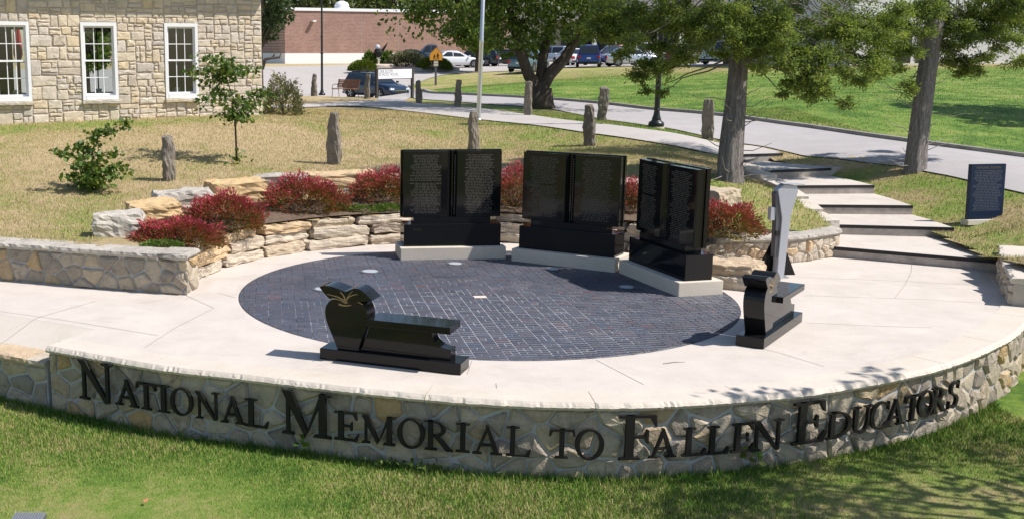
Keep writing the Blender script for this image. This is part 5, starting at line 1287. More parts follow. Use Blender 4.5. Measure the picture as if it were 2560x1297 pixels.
    for fx in S['wb']:
        for s in (1, -1):
            o = empty('wheel', ((fx - .5) * L, s * (Wd / 2 - .10), wr)); o.parent = t; o.rotation_euler = (math.pi / 2, 0, 0)
            obj('tyre', *lathe_vf([(wr * .6, -.11), (wr * .93, -.115), (wr, -.08), (wr, .08), (wr * .93, .115), (wr * .6, .11)], 22), 'rubber', o)
            V, F = [], []
            for kk in range(5):
                a = 2 * math.pi * kk / 5
                v, f = prism_vf([(math.cos(a + q) * wr * r_, math.sin(a + q) * wr * r_) for q, r_ in ((-.5, .12), (-.16, .62), (.16, .62), (.5, .12))], -.125 if s > 0 else .117, -.117 if s > 0 else .125)
                oo = len(V); V += v; F += [tuple(i + oo for i in q) for q in f]
            obj('rim', V, F, 'rim', o)
            arch = lathe_vf([(wr * 1.13, -.02), (wr * 1.13, .02)], 22); aw = obj('wheel_arch', *arch, 'black', t, loc=((fx - .5) * L, s * (Wd / 2 - .012), wr + .01), rot=(math.pi / 2, 0, 0))
    for s in (1, -1):
        hz = zs(.97); box('headlight', L * .468, L * .497, s * Wd * .37 - .16, s * Wd * .37 + .16, hz - .17, hz - .06, 'headlight', t, .01)
        rz = zs(.03); box('taillight', -L * .503, -L * .485, s * Wd * .39 - (.10 if kind != 'sedan' else .16), s * Wd * .39 + (.10 if kind != 'sedan' else .14), rz - .30, rz - .08, 'taillight', t, .01)
        box('mirror', (g3 - .5) * L - .16, (g3 - .5) * L - .02, s * (Wd / 2 + .07) - .07, s * (Wd / 2 + .07) + .07, zs(g3) + .02, zs(g3) + .15, PAINT[col], t, .02)
    hz = zs(.98); box('grille', L * .492, L * .5035, -Wd * .27, Wd * .27, .40, hz - .16, 'black', t, .01); box('grille_trim', L * .500, L * .506, -Wd * .30, Wd * .30, hz - .155, hz - .125, 'chrome', t)
    box('front_bumper_trim', L * .497, L * .508, -Wd * .25, Wd * .25, .30, .335, 'chrome', t); box('plate', -L * .5035, -L * .497, -.16, .16, .62, .74, 'whitepaint', t); box('rear_bumper', -L * .506, -L * .49, -Wd * .42, Wd * .42, .30, .42, 'black', t, .01)
    if kind == 'suv':
        for s in (1, -1): box('roof_rail', (g1 + .06 - .5) * L, (g2 - .03 - .5) * L, s * wt * .93 - .02, s * wt * .93 + .02, zr + .01, zr + .05, 'black', t)
    if kind == 'pickup': box('cargo_bed', -L * .48, (g0 - .5) * L - .05, -Wd * .40, Wd * .40, 1.1, 1.135, 'black', t)
    return t
def park(px, t, kind, col, yaw, label, z=None):
    w = world(px, t); car(kind, col, (w.x, w.y, (zt(w.x, w.y) + .045) if z is None else z), R(yaw), label)
park(936, 74, 'suv', 'navy', -48, 'dark navy SUV driving behind the bench and the school house sign')
park(1012, 107, 'sedan', 'dark', 176, 'dark blue sedan behind the planted island')
park(1070, 113, 'pickup', 'slate', 178, 'dark pickup cab behind the no-entry sign')
park(1128, 99, 'sedan', 'white', 12, 'white car half hidden by the orange crossing sign')
park(1180, 103, 'suv', 'dark', 150, 'dark SUV behind the light green tree trunk')
park(1238, 103, 'sedan', 'black', 170, 'black sedan with red tail lights left of the forked tree')
park(1287, 110, 'suv', 'dark', 165, 'dark SUV partly behind the forked tree')
park(1452, 90, 'suv', 'blue', 78, 'bright blue SUV seen from behind, right of the forked tree')
park(1408, 101, 'sedan', 'white', 100, 'white car between the forked tree and the blue SUV')
park(1556, 90, 'sedan', 'silver', 8, 'pale silver sedan side-on at the lawn edge')
park(1512, 104, 'suv', 'silver', 120, 'silver car behind the blue SUV')
park(1520, 97, 'suv', 'red', 100, 'dark red SUV just behind the silver sedan')
park(1582, 104, 'pickup', 'white', 95, 'white pickup seen from behind above the silver sedan')
park(1640, 100, 'sedan', 'white', 60, 'white car behind the cedar foliage at the lamp post')
park(1700, 103, 'suv', 'slate', 80, 'grey SUV glimpsed through the cedar foliage')
park(1788, 92, 'pickup', 'white', 40, 'white pickup left of the nearest cedar trunk')
park(1930, 98, 'sedan', 'silver', 30, 'silver car glimpsed right of the nearest cedar trunk')
park(1350, 108, 'suv', 'silver', 150, 'silver SUV behind the fork of the big tree')
park(1668, 97, 'suv', 'red', 70, 'dark red SUV just right of the lamp post')
park(1745, 108, 'sedan', 'black', 20, 'black car between the lamp post and the white pickup')
park(1870, 104, 'suv', 'white', 60, 'white SUV behind the nearest cedar trunk')
park(1995, 106, 'suv', 'black', 40, 'black SUV at the right end of the parking lot')
w = world(1308, 86); van = car('suv', 'teal', (w.x, w.y, zt(w.x, w.y) + .03), R(60), 'pale green car parked behind the fork of the big tree')

# ------------------------------------------------------------------ foliage
def leaves(name, pts, nrm_, size, mat, parent=None, ratio=.6, rnd=None, droop=0.0, seed=1, jitter=.6):
    g = np.random.default_rng(seed); n = len(pts); pts = np.asarray(pts, float)
    d = np.asarray(nrm_, float) + g.normal(0, jitter, (n, 3)); d[:, 2] -= droop; d /= np.linalg.norm(d, axis=1)[:, None] + 1e-9
    r_ = g.normal(0, 1, (n, 3)); s = np.cross(d, r_); s /= np.linalg.norm(s, axis=1)[:, None] + 1e-9
    sz = size * g.uniform(.6, 1.35, n)[:, None]; up = np.cross(s, d)
    a = pts; b_ = pts + d * sz * .5 + s * sz * ratio * .5 + up * sz * .08; c = pts + d * sz; e = pts + d * sz * .5 - s * sz * ratio * .5 + up * sz * .08
    v = np.stack([a, b_, c, e], 1).reshape(-1, 3); f = np.arange(4 * n).reshape(-1, 4)
    rv = g.uniform(0, 1, n) if rnd is None else rnd
    return link(name, npmesh(name, v, f, {'rnd': np.repeat(rv, 4)}), mat, parent)
def ball(g, n, c, r_, shell=.5):
    d = g.normal(0, 1, (n, 3)); d /= np.linalg.norm(d, axis=1)[:, None]
    rad = (g.uniform(0, 1, n) ** (1 / 3)) * (1 - shell) + shell * g.uniform(.75, 1.05, n)
    return np.asarray(c) + d * rad[:, None] * np.asarray(r_), d
def limb_vf(p0, p1, r0, r1, seed, sag=0.0, n=6, wig=.08):
    p0, p1 = Vector(p0), Vector(p1); L = (p1 - p0).length; pts = []
    for i in range(n):
        t = i / (n - 1); p = p0.lerp(p1, t); w = noise.noise_vector(Vector((t * 3, seed, seed * .7))) * L * wig * math.sin(math.pi * t)
        pts.append(p + w + Vector((0, 0, -sag * L * math.sin(math.pi * t))))
    return tube_vf(pts, [r0 + (r1 - r0) * i / (n - 1) for i in range(n)], 6)

# --- the big forked tree
base = G(1352, 273); T42 = base.y * math.cos(PITCH) + (CAM_H - base.z) * math.sin(PITCH)
def tp(px, py, dt=0): return UT(px, py, T42 + dt)
tr = empty('forked_tree', base); tag(tr, 'big dark forked broadleaf tree beside the road', 'tree')
def rel(v, o): return [Vector(p) - o.location for p in v]
main = [[(1352, 280, 0), (1350, 240, 0), (1347, 210, 0)], [(1349, 228, 0), (1322, 190, 0), (1300, 130, -.3), (1285, 60, -.6), (1262, -20, -1)], [(1351, 226, 0), (1376, 186, .2), (1412, 150, .3), (1440, 100, .4), (1462, 40, .5), (1470, -60, .8)], [(1348, 222, 0), (1355, 150, .6), (1372, 80, 1), (1395, 0, 1.5), (1400, -90, 2)]]
mr = [[.42, .34, .33], [.28, .24, .2, .16, .1], [.28, .24, .21, .17, .13, .08], [.22, .19, .16, .12, .08]]
parts = [tube_vf([tp(*q) for q in pth], r_, 14, .22, 3 + i) for i, (pth, r_) in enumerate(zip(main, mr))]
# flare at the root
parts.append(tube_vf([base + Vector((0, 0, -.15)), base + Vector((0, 0, .25)), base + Vector((0, 0, .8))], [.58, .46, .38], 14, .25, 9))
V, F = merge(parts); obj('trunk', rel(V, tr), F, 'bark_elm', tr, True)
g = np.random.default_rng(4); br = []; P_, D_ = [], []
tips = [((1262, -20), -1), ((1470, -60), .8), ((1400, -90), 2), ((1440, 100), .4), ((1285, 60), -.6), ((1372, 80), 1)]
clumps = []
for i, (px, py, dt, r_) in enumerate([(1290, 30, -1, .9), (1330, 60, -.6, .8), (1380, 30, -.8, .9), (1240, 20, -1.5, .8), (1270, 85, -1, .7), (1310, 100, -.8, .6), (1345, 100, .8, .6), (1410, 70, -.9, .7), (1215, 55, -1.6, .6), (1190, 20, -1.8, .7), (1140, 5, -2, .6), (1090, 15, -2.2, .5), (1040, 10, -2.3, .6), (1065, 45, -2.3, .35), (1035, 38, -2.2, .3), (1450, 40, -1, .9), (1500, 60, -1, .8), (1540, 20, -.8, .9), (1265, 120, 1.2, .5), (1350, 0, -1.5, 1), (1440, -20, -1.4, 1), (1300, -30, -1.3, 1.1), (1500, 0, 1, 1), (1230, 95, .6, .5), (1330, 125, 1.2, .4), (1440, 85, 1.5, .6), (1200, -20, .5, .9)]):
    clumps.append((tp(px, py, dt), r_))
for i in range(70):
    a = g.uniform(0, 2 * math.pi); zz = g.uniform(4.6, 9.8); rad = g.uniform(.5, 5.6) * math.sqrt(max(.1, 1 - ((zz - 6) / 4.6) ** 2))
    clumps.append((Vector((base.x + math.cos(a) * rad, base.y + math.sin(a) * rad, zz)), g.uniform(.9, 1.5)))
srcs = [tp(*main[1][2]), tp(*main[1][3]), tp(*main[2][3]), tp(*main[2][4]), tp(*main[3][2]), tp(*main[3][3]), tp(*main[1][4]), tp(*main[2][5]), tp(*main[3][4])]
for i, (c, r_) in enumerate(clumps):
    s = min(srcs, key=lambda q: (q - c).length); br.append(limb_vf(s, c, .07, .02, i * 1.3, -.05))
    n = int(330 * r_ ** 1.6 + 80) if i < 27 else 220
    q, d = ball(g, n, c, (r_, r_, r_ * .75), .35); P_.append(q); D_.append(d)
V, F = merge(br); tag(obj('branches', rel(V, tr), F, 'bark_elm', tr, True), kind='stuff')
leaves('crown', np.concatenate(P_) - np.array(tr.location), np.concatenate(D_), .155, 'leaf_elm', tr, .72, seed=5, droop=.35)

# --- cedars
def cedar(name, base, path, rad, clump_list, label, seed, hi=(5.0, 10.5, 2.4, 34)):
    t = empty(name, base); tag(t, label, 'tree', 'cedars beside the steps')
    tb = base.y * math.cos(PITCH) + (CAM_H - base.z) * math.sin(PITCH); pts = [UT(px, py, tb + dt) for px, py, dt in path]
    pts = [pts[0] + Vector((0, 0, -.25))] + pts; top = pts[-1] + (pts[-1] - pts[-2]).normalized() * 1.0; pts += [top, top + Vector((.15, .1, 2.5)), top + Vector((.2, .1, 4.5))]
    rad = [rad[0] * 1.25] + rad + [rad[-1] * .85, rad[-1] * .5, rad[-1] * .12]
    fine, fr_ = [], []
    for i in range(len(pts) - 1):
        for k in range(4): fine.append(pts[i].lerp(pts[i + 1], k / 4)); fr_.append(rad[i] + (rad[i + 1] - rad[i]) * k / 4)
    n = 30; V = []; F = []
    for i, p in enumerate(fine):
        for k in range(n):
            a = 2 * math.pi * k / n; r_ = fr_[i] * (1 + .13 * noise.noise(Vector((math.cos(a) * 4 + seed, math.sin(a) * 4, i * .05))) + .07 * math.sin(a * 11 + seed + .12 * i) + .05 * math.sin(a * 19 + seed * 2 - .2 * i) + (.22 * max(0, 1 - i / 5) * abs(math.sin(a * 2.5 + seed))))
            V.append(p + Vector((math.cos(a) * r_, math.sin(a) * r_, 0)))
    for i in range(len(fine) - 1):
        for k in range(n): F.append((i * n + k, i * n + (k + 1) % n, (i + 1) * n + (k + 1) % n, (i + 1) * n + k))
    obj('trunk', rel(V, t), F, 'bark_cedar', t, True)
    g = np.random.default_rng(seed); br = []; tw = []; P_, D_, Z_ = [], [], []
    cl = [(UT(px, py, tb + dt), r_, 1) for px, py, dt, r_ in clump_list]
    for i in range(hi[3]):
        a = g.uniform(0, 2 * math.pi); zz = g.uniform(hi[0], hi[1]); rd = hi[2] * (1.05 - .75 * (zz - hi[0]) / (hi[1] - hi[0])) * g.uniform(.35, 1.1)
        cl.append((Vector((pts[4].x + math.cos(a) * rd, pts[4].y + math.sin(a) * rd, zz)), g.uniform(.5, .8), 0))
    for i, (c, r_, low_) in enumerate(cl):
        zs_ = min(c.z + (g.uniform(.5, 1.5) if low_ else r_ * g.uniform(-.3, .5)), pts[-2].z); k = min(range(len(fine)), key=lambda q: abs(fine[q].z - zs_)); s = fine[k]
        if low_: br.append(limb_vf(s, c, .022, .006, i * 2.1 + seed, -.06, 7, .14))
        elif i % 2: br.append(limb_vf(s, c, .05, .012, i * 2.1 + seed, -.03))
        ns = int(12 * r_ / .4) + 4
        for q in range(ns):                           # sprays: flat drooping fans of scale foliage
            d = Vector(g.normal(0, 1, 3)); d.z = d.z * .5 - .15; d.normalize(); L = r_ * g.uniform(.5, 1.15); e = c + d * L + Vector((0, 0, -.12 * L))
            if low_: tw.append(tube_vf([c, c.lerp(e, .5) + Vector(g.normal(0, .03, 3)), e], [.008, .006, .003], 4))
            nb = int((105 if low_ else 26) * L / .4) + 8
            tt = g.uniform(.25, 1.05, nb)[:, None]; pp = np.array(c)[None] + (np.array(e) - np.array(c))[None] * tt + g.normal(0, .085 * (r_ / .4) ** .5, (nb, 3)) * np.array([1, 1, .6])
            P_.append(pp); D_.append(np.repeat(np.array(d)[None] * .8 + np.array([0, 0, .15]), nb, 0)); Z_.append(np.clip(g.uniform(0, .55) + g.uniform(0, .45, nb), 0, 1))
    # a few bare dead twigs
    for i in range(22):
        k = int(g.uniform(4, 18)); a = g.uniform(0, 2 * math.pi); s = fine[min(k, len(fine) - 1)]; e = s + Vector((math.cos(a) * g.uniform(.5, 1.3), math.sin(a) * g.uniform(.3, 1.0), g.uniform(-.1, .5))); tw.append(limb_vf(s, e, .014, .004, i * 3.3, .05, 5, .15))
    V, F = merge(br); tag(obj('branches', rel(V, t), F, 'bark_cedar', t, True), kind='stuff')
    V, F = merge(tw); tag(obj('twigs', rel(V, t), F, 'twig', t, True), kind='stuff')
    leaves('crown', np.concatenate(P_) - np.array(t.location), np.concatenate(D_), .072, 'leaf_cedar', t, .42, np.concatenate(Z_), .1, seed + 3, .5)
    return t
C1 = [(1500, 25, 1.2, 0.34), (1540, 60, 1.6, 0.34), (1585, 20, 0.9, 0.37), (1620, 60, 0.6, 0.37), (1640, 110, 1.2, 0.34), (1665, 20, 0.2, 0.37), (1625, 160, 1.1, 0.3), (1668, 165, 0.6, 0.33), (1600, 190, 1.3, 0.25), (1710, 135, -0.2, 0.33), (1735, 55, -0.4, 0.37), (1745, 105, 0.6, 0.3), (1780, 25, -0.6, 0.42), (1770, 80, -0.9, 0.34), (1560, 130, 1.4, 0.23), (1815, 60, -1.2, 0.34), (1830, 15, -1.0, 0.4), (1612, 228, 1.2, 0.13), (1655, 232, 1, 0.11), (1850, 120, -1.0, 0.26), (1880, 60, -0.8, 0.36), (1905, 120, -0.6, 0.38), (1930, 40, -0.9, 0.42), (1945, 95, -0.2, 0.42), (1965, 150, -0.6, 0.36), (1900, 165, -0.8, 0.24), (1990, 60, 0.3, 0.42), (2005, 130, -0.3, 0.4), (2040, 180, -0.4, 0.36), (2020, 215, -0.2, 0.34), (1985, 205, 0.2, 0.24), (2050, 232, -0.3, 0.22), (1955, 235, 0, 0.13), (2050, 90, 0.2, 0.4), (2090, 40, 0.6, 0.42), (2085, 135, -0.4, 0.34), (2110, 175, -0.2, 0.28), (2150, 60, 0.9, 0.42), (2130, 110, 0.3, 0.36), (2165, 150, 0.2, 0.3), (2150, 205, -0.1, 0.2), (2115, 258, -0.3, 0.14), (2195, 180, 0.4, 0.22), (2210, 40, 0.8, 0.42), (2195, 105, 0.9, 0.34), (2240, 85, 1.0, 0.3), (1880, 130, 0.8, 0.25), (1800, 130, 0.6, 0.25)]
_g = random.Random(44)
C1 += [(_g.uniform(1470, 2260), _g.uniform(-30, 105), _g.uniform(-1.2, 2.6), _g.uniform(.24, .36)) for _ in range(34)]
C1 += [(_g.uniform(1880, 2220), _g.uniform(60, 190), _g.uniform(-.8, 1.4), _g.uniform(.2, .3)) for _ in range(12)]
b1 = G(1826, 451)
cedar('cedar_tree', b1, [(1826, 455, 0), (1826, 400, 0), (1832, 330, 0), (1840, 250, 0), (1847, 150, 0), (1856, 40, 0), (1862, -60, .1)], [.265, .24, .215, .195, .18, .165, .15], C1, 'cedar with a pale furrowed trunk beside the left edge of the steps', 8)
C2 = [(2270, 20, -.6, .42), (2300, 80, -.9, .3), (2265, 130, -.5, .34), (2245, 175, .2, .26), (2270, 215, -.2, .24), (2255, 60, .5, .4), (2380, 40, .3, .42), (2370, 110, .2, .34), (2385, 150, .4, .34), (2410, 90, -.4, .36), (2440, 30, .2, .42), (2425, 165, .3, .26), (2455, 140, -.2, .26), (2470, 75, .2, .34), (2500, 25, -.3, .42), (2545, 40, .2, .42), (2535, 95, -.3, .34), (2555, 145, 0, .3), (2440, 178, -.1, .15), (2500, 120, .1, .18), (2590, 60, .3, .45), (2330, 10, -.8, .4), (2400, 180, .3, .16), (2350, 60, .8, .36), (2235, 120, .6, .3)]
C2 += [(_g.uniform(2240, 2580), _g.uniform(-30, 110), _g.uniform(-1, 1.6), _g.uniform(.24, .36)) for _ in range(16)]
b2 = G(2287, 428)
cedar('cedar_tree', b2, [(2287, 430, 0), (2292, 380, 0), (2302, 300, 0), (2314, 210, 0), (2326, 130, 0), (2337, 60, 0), (2348, -40, .1)], [.255, .235, .22, .21, .20, .19, .175], C2, 'cedar with a smooth grey-brown trunk on the verge by the road', 15)

# --- lighter tree beyond the hill, pine by the school house, trees off to the side and far behind
def blob_tree(name, base, h, cr, cz, nclump, mat, bark, label, seed, leaf=.2, nl=150, tr_r=.2, flat=.75, grp=None, rmin=.16, rmax=.34, shell=.35, zmin=None):
    t = empty(name, base); tag(t, label, 'tree', grp); g = np.random.default_rng(seed)
    top = Vector((g.uniform(-.2, .2), g.uniform(-.2, .2), h * .9)); V, F = tube_vf([(0, 0, -.3), (top.x * .3, top.y * .3, h * .25), (top.x * .6, top.y * .6, h * .5), top], [tr_r * 1.2, tr_r, tr_r * .7, tr_r * .1], 10, .15, seed); obj('trunk', V, F, bark, t, True)
    br = []; P_, D_ = [], []
    for i in range(nclump):
        d = g.normal(0, 1, 3); d /= np.linalg.norm(d); c = Vector((d[0] * cr, d[1] * cr, cz + d[2] * (h - cz))) * 1.0
        if d[2] < 0: c.z = cz + d[2] * (cz - (h * .28 if zmin is None else zmin))
        c = Vector((c.x, c.y, 0)) * g.uniform(.3, .95) + Vector((0, 0, c.z)); rr_ = cr * g.uniform(rmin, rmax)
        br.append(limb_vf((top.x * .5, top.y * .5, h * g.uniform(.25, .55)), c, tr_r * .3, .02, i * 1.7 + seed))
        q, dd = ball(g, nl, c, (rr_, rr_, rr_ * flat), shell); P_.append(q); D_.append(dd)
    V, F = merge(br); tag(obj('branches', V, F, bark, t, True), kind='stuff')
    leaves('crown', np.concatenate(P_), np.concatenate(D_), leaf, mat, t, .7, seed=seed + 1, droop=.2); return t
w = world(1183, 90); blob_tree('ornamental_tree', (w.x, w.y, zt(w.x, w.y)), 7.0, 2.9, 4.0, 46, 'leaf_light', 'bark_elm', 'light green round tree between the flagpole and the brick building', 31, .26, 190, .17)
w = world(655, 62); blob_tree('pine_tree', (w.x, w.y, zt(w.x, w.y)), 9.0, 2.3, 5.6, 66, 'leaf_pine', 'bark_elm', 'dark pine behind the school house corner', 33, .20, 230, .2, grp=None, zmin=3.7)
FAR = [(640, 150, 13, 5), (700, 170, 12, 5), (760, 165, 13.5, 6), (830, 160, 13, 6), (905, 168, 12.5, 5.5), (970, 158, 14, 6.5), (1040, 172, 13, 6), (1110, 160, 14, 6), (1180, 170, 14, 6.5), (1250, 160, 15, 6), (1340, 165, 15, 7), (1430, 158, 15, 7), (1520, 165, 15, 7), (1610, 158, 15, 7), (1700, 165, 15, 7), (1790, 158, 15, 7), (1890, 160, 15, 7), (1990, 150, 15, 7), (2090, 150, 15, 7), (560, 165, 13, 6)]
FD = ['first', 'second', 'third', 'fourth', 'fifth', 'sixth', 'seventh', 'eighth', 'ninth', 'tenth', 'eleventh', 'twelfth', 'thirteenth', 'fourteenth', 'fifteenth', 'sixteenth', 'seventeenth', 'eighteenth', 'nineteenth']
order = sorted(range(len(FAR)), key=lambda i: FAR[i][0])
protos = []
for n_, i in enumerate(order):
    px, t, h, cr = FAR[i]; w = world(px, t); base = (w.x, w.y, zt(w.x, w.y))
    lab = 'leftmost far tree on the wooded skyline' if n_ == 0 else f'{FD[min(n_, 18)]} far tree from the left on the wooded skyline'
    if n_ == len(FAR) - 1: lab = 'rightmost far tree on the wooded skyline'
    if len(protos) < 4: o = blob_tree('skyline_tree', base, h, cr, h * .5, 34, 'leaf_far', 'bark_elm', lab, 50 + n_, .5, 130, .3, grp='trees on the skyline', rmin=.22, rmax=.42); protos.append(o)
    else:
        src = protos[n_ % 4]; o = src.copy(); COL.objects.link(o); o.location = base; o.rotation_euler = (0, 0, n_ * 1.7); o['label'] = lab
        for ch in src.children: c = ch.copy(); COL.objects.link(c); c.parent = o
w = world(235, 66); blob_tree('back_garden_tree', (w.x, w.y, zt(w.x, w.y)), 6.5, 2.6, 3.4, 40, 'leaf_light', 'bark_elm', 'bright green tree seen through the middle school house window', 35, .24, 150, .17)
# shade trees standing just outside the right of the picture; their shadows fall into it
blob_tree('shade_tree', (11.8, 9.0, FLZ), 8.6, 3.6, 5.4, 30, 'leaf_elm', 'bark_elm', 'broadleaf tree just outside the right edge, shading the front lawn', 71, .17, 150, .22)
w = G(2500, 300); blob_tree('shade_tree', (w.x + 6.6, w.y + .5, w.z), 9, 3.4, 5.4, 48, 'leaf_elm', 'bark_elm', 'broadleaf tree outside the right edge, shading the green bank', 73, .30, 260, .22)

# --- young trees and shrubs with big leaves
def branchy(name, base, paths, label, seed, leaf, mat, n_per_m, spread=.16, cat_='tree', t0=None, bark='bark_thin', trunk_r=.03, grp=None, zd=None):
    t = empty(name, base); tag(t, label, cat_, grp); g = np.random.default_rng(seed); tb = base.y * math.cos(PITCH) + (CAM_H - base.z) * math.sin(PITCH)
    P_, D_, tubes = [], [], []
    for k, (pth, r0, r1, lf) in enumerate(paths):
        pts = [UT(px, py, tb + dt) for px, py, dt in pth]; n = len(pts)
        (tubes if k else tubes).append(tube_vf(rel(pts, t), [r0 + (r1 - r0) * i / (n - 1) for i in range(n)], 7))
        if lf:
            L = sum((pts[i + 1] - pts[i]).length for i in range(n - 1)); m_ = int(n_per_m * L * lf)
            for _ in range(m_):
                f = g.uniform(0, n - 1.001); i = int(f); p = pts[i].lerp(pts[i + 1], f - i) + Vector(g.normal(0, spread, 3) * np.array([1, 1, .55])); P_.append(p - t.location); D_.append((g.normal(0, .6), g.normal(0, .6) - .3, -.25))
    V, F = tubes[0]; obj('trunk', V, F, bark, t, True)
    V, F = merge(tubes[1:]); tag(obj('branches', V, F, bark, t, True), kind='stuff')
    leaves('crown', P_, D_, leaf, mat, t, .85, seed=seed + 9, jitter=.55); return t
b = G(592, 411)
branchy('young_tree', b, [([(592, 412, 0), (590, 350, 0), (587, 290, 0), (580, 240, 0), (566, 195, 0), (556, 160, 0)], .028, .008, 0),
    ([(566, 200, 0), (540, 180, -.1), (505, 178, -.3), (468, 183, -.5)], .012, .004, 1.0), ([(560, 185, 0), (545, 158, .1), (520, 148, .3), (510, 142, .3)], .01, .004, 1.0), ([(558, 180, 0), (585, 170, .2), (610, 172, .3), (626, 182, .4)], .01, .004, 1.0), ([(562, 190, 0), (570, 165, -.3), (560, 150, -.5)], .01, .004, 1.1), ([(566, 198, 0), (530, 198, .3), (505, 205, .5)], .01, .004, .9), ([(564, 195, 0), (590, 185, -.3), (600, 178, -.4)], .01, .004, .9),
    ([(588, 300, 0), (560, 265, -.2), (530, 240, -.3), (505, 262, -.4)], .014, .004, .9), ([(583, 262, 0), (610, 250, .1), (645, 232, .2), (680, 238, .3)], .014, .004, .95), ([(580, 245, 0), (555, 232, .3), (535, 226, .5)], .01, .004, .9), ([(586, 290, 0), (620, 268, -.3), (650, 262, -.4)], .012, .004, .8), ([(588, 300, 0), (575, 285, .2), (550, 292, .3)], .01, .004, .9), ([(588, 305, 0), (600, 290, -.2), (612, 296, -.3)], .01, .004, .8), ([(588, 290, 0), (640, 250, .2), (665, 225, .2)], .01, .004, .7), ([(592, 405, 0), (602, 392, 0), (608, 385, .05)], .006, .003, .7)],
    'slender young tree with flat layered foliage in front of the school house', 5, .105, 'leaf_young', 150, .12)
b = G(222, 478)
branchy('sapling', b, [([(222, 480, 0), (225, 430, 0), (232, 380, 0), (240, 330, 0)], .02, .008, .55),
    ([(240, 345, 0), (262, 332, 0), (290, 318, 0), (332, 304, .1)], .01, .004, 1.1), ([(226, 425, 0), (195, 400, -.2), (165, 385, -.3), (138, 380, -.4)], .012, .004, .9), ([(232, 385, 0), (205, 368, .2), (192, 362, .3)], .01, .004, 1.0), ([(230, 395, 0), (262, 382, -.1), (298, 380, -.2)], .01, .004, .8), ([(224, 440, 0), (262, 428, -.2), (300, 415, -.3), (318, 435, -.3)], .012, .004, 1.0), ([(222, 450, 0), (190, 430, -.3), (168, 448, -.4)], .012, .004, 1.1), ([(222, 460, 0), (245, 455, -.3), (268, 462, -.4)], .012, .004, 1.1), ([(222, 462, 0), (200, 455, .2), (182, 462, .3)], .01, .004, 1.0), ([(224, 440, 0), (215, 415, -.3), (205, 400, -.4)], .01, .004, 1.2), ([(226, 430, 0), (245, 410, .3), (255, 400, .4)], .01, .004, 1.1), ([(222, 470, 0), (220, 455, -.3), (230, 440, -.4)], .01, .004, 1.3), ([(238, 350, 0), (235, 335, 0), (236, 325, 0)], .006, .003, 1.0), ([(225, 440, 0), (270, 440, .1), (290, 430, .2)], .01, .004, 1.0)],
    'leafy sapling bush with an arching shoot on the lawn at far left', 6, .105, 'leaf_young', 135, .09, 'shrub')
def mound(name, c, w, d, h, n, leaf, mat, label, seed, cat_='shrub', red=False, grp=None, ratio=.45, lump=.25, twigs=True, spike=.35, low=.0):
    t = empty(name, c); tag(t, label, cat_, grp); g = np.random.default_rng(seed)
    u = g.normal(0, 1, (n, 3)); u[:, 2] = np.abs(u[:, 2]); u /= np.linalg.norm(u, axis=1)[:, None]
    k = np.array([1 + lump * noise.noise(Vector(q) * 2.6 + Vector((seed, 0, 0))) + lump * .6 * noise.noise(Vector(q) * 6 + Vector((0, seed, 0))) for q in u])
    dep_ = g.uniform(0, 1, n) ** .5; rad = k * (.55 + .45 * dep_)
    p = u * rad[:, None] * np.array([w / 2, d / 2, h])
    dirs = u + np.array([0, 0, spike]) + g.normal(0, .25, (n, 3))
    hh = p[:, 2] / h
    rv = np.clip(.60 * dep_ * (.35 + .85 * hh) + .5 * g.uniform(0, 1, n) - .11, 0, 1) if red else g.uniform(0, 1, n)
    if twigs:
        tw = []
        for i in range(24):
            q = p[i * 7 % n] * .8; tw.append(tube_vf([(0, 0, 0), (q[0] * .5, q[1] * .5, q[2] * .6), tuple(q)], [.012, .008, .004], 4))
        tag(obj('stems', *merge(tw), 'bark_thin', t), kind='stuff')
    leaves('foliage', p, dirs, leaf, mat, t, ratio, rv, 0, seed, .35); return t
for i, (px, py, z, w_, d_, h_, n_, lab) in enumerate([(440, 618, .52, 1.45, .95, .50, 5200, 'low crimson barberry spilling over the end of the left wall'), (556, 572, .58, 1.5, 1.2, .68, 5800, 'crimson barberry in front of the farther orange block'), (762, 528, .62, 1.62, 1.3, .76, 6200, 'round crimson barberry before the long cream slab'), (958, 505, .66, 1.30, 1.2, .72, 4600, 'darker barberry at the left side of the left granite book'),
        (1288, 520, .66, 1.25, 1.2, .82, 3800, 'barberry between the left and middle granite books'), (1588, 530, .64, 1.0, .9, .62, 2600, 'barberry between the middle and right granite books'), (1822, 590, .56, 1.15, .95, .62, 3600, 'barberry behind the right granite book near the cedar')]):
    p = U(px, py, z); mound('barberry_shrub', (p.x, p.y + .15, z), w_ * 1.10, d_ * 1.1, h_ * .90, int(n_ * 2.0), .050, 'leaf_barberry', lab, 80 + i, red=True, grp='barberry shrubs in the planting bed', ratio=.42, lump=.36)
for i, (px, py, z, w_, d_, lab) in enumerate([(905, 528, .60, 1.1, .5, 'flat green ground cover along the ledge left of the books'), (592, 640, .50, .7, .4, 'green ground cover at the foot of the first barberry'), (975, 530, .58, .7, .5, 'green ground cover beside the left granite book')]):
    p = U(px, py, z).to_2d(); rv_ = p - DC; p = DC + rv_ * max(1.0, 5.25 / rv_.length); mound('ground_cover', (p.x, p.y, zt(p.x, p.y) + .02), w_, d_, .10, 900, .045, 'leaf_cover', lab, 110 + i, 'plant', grp='ground cover in the planting bed', ratio=.8, twigs=False)
p = G(706, 290); mound('corner_shrub', (p.x, p.y + .5, p.z), 1.3, 1.2, 1.12, 5200, .07, 'leaf_sage', 'bushy green shrub at the right corner of the school house', 120, lump=.4, ratio=.5)
w = world(905, 90.6); mound('clipped_hedge', (w.x, w.y, zt(w.x, w.y) + .2), 2.3, 1.5, .78, 5200, .13, 'leaf_hedge', 'clipped yellow-green hedge behind the school house sign', 121, 'hedge', grp='clipped hedges on the island', lump=.05, twigs=False)
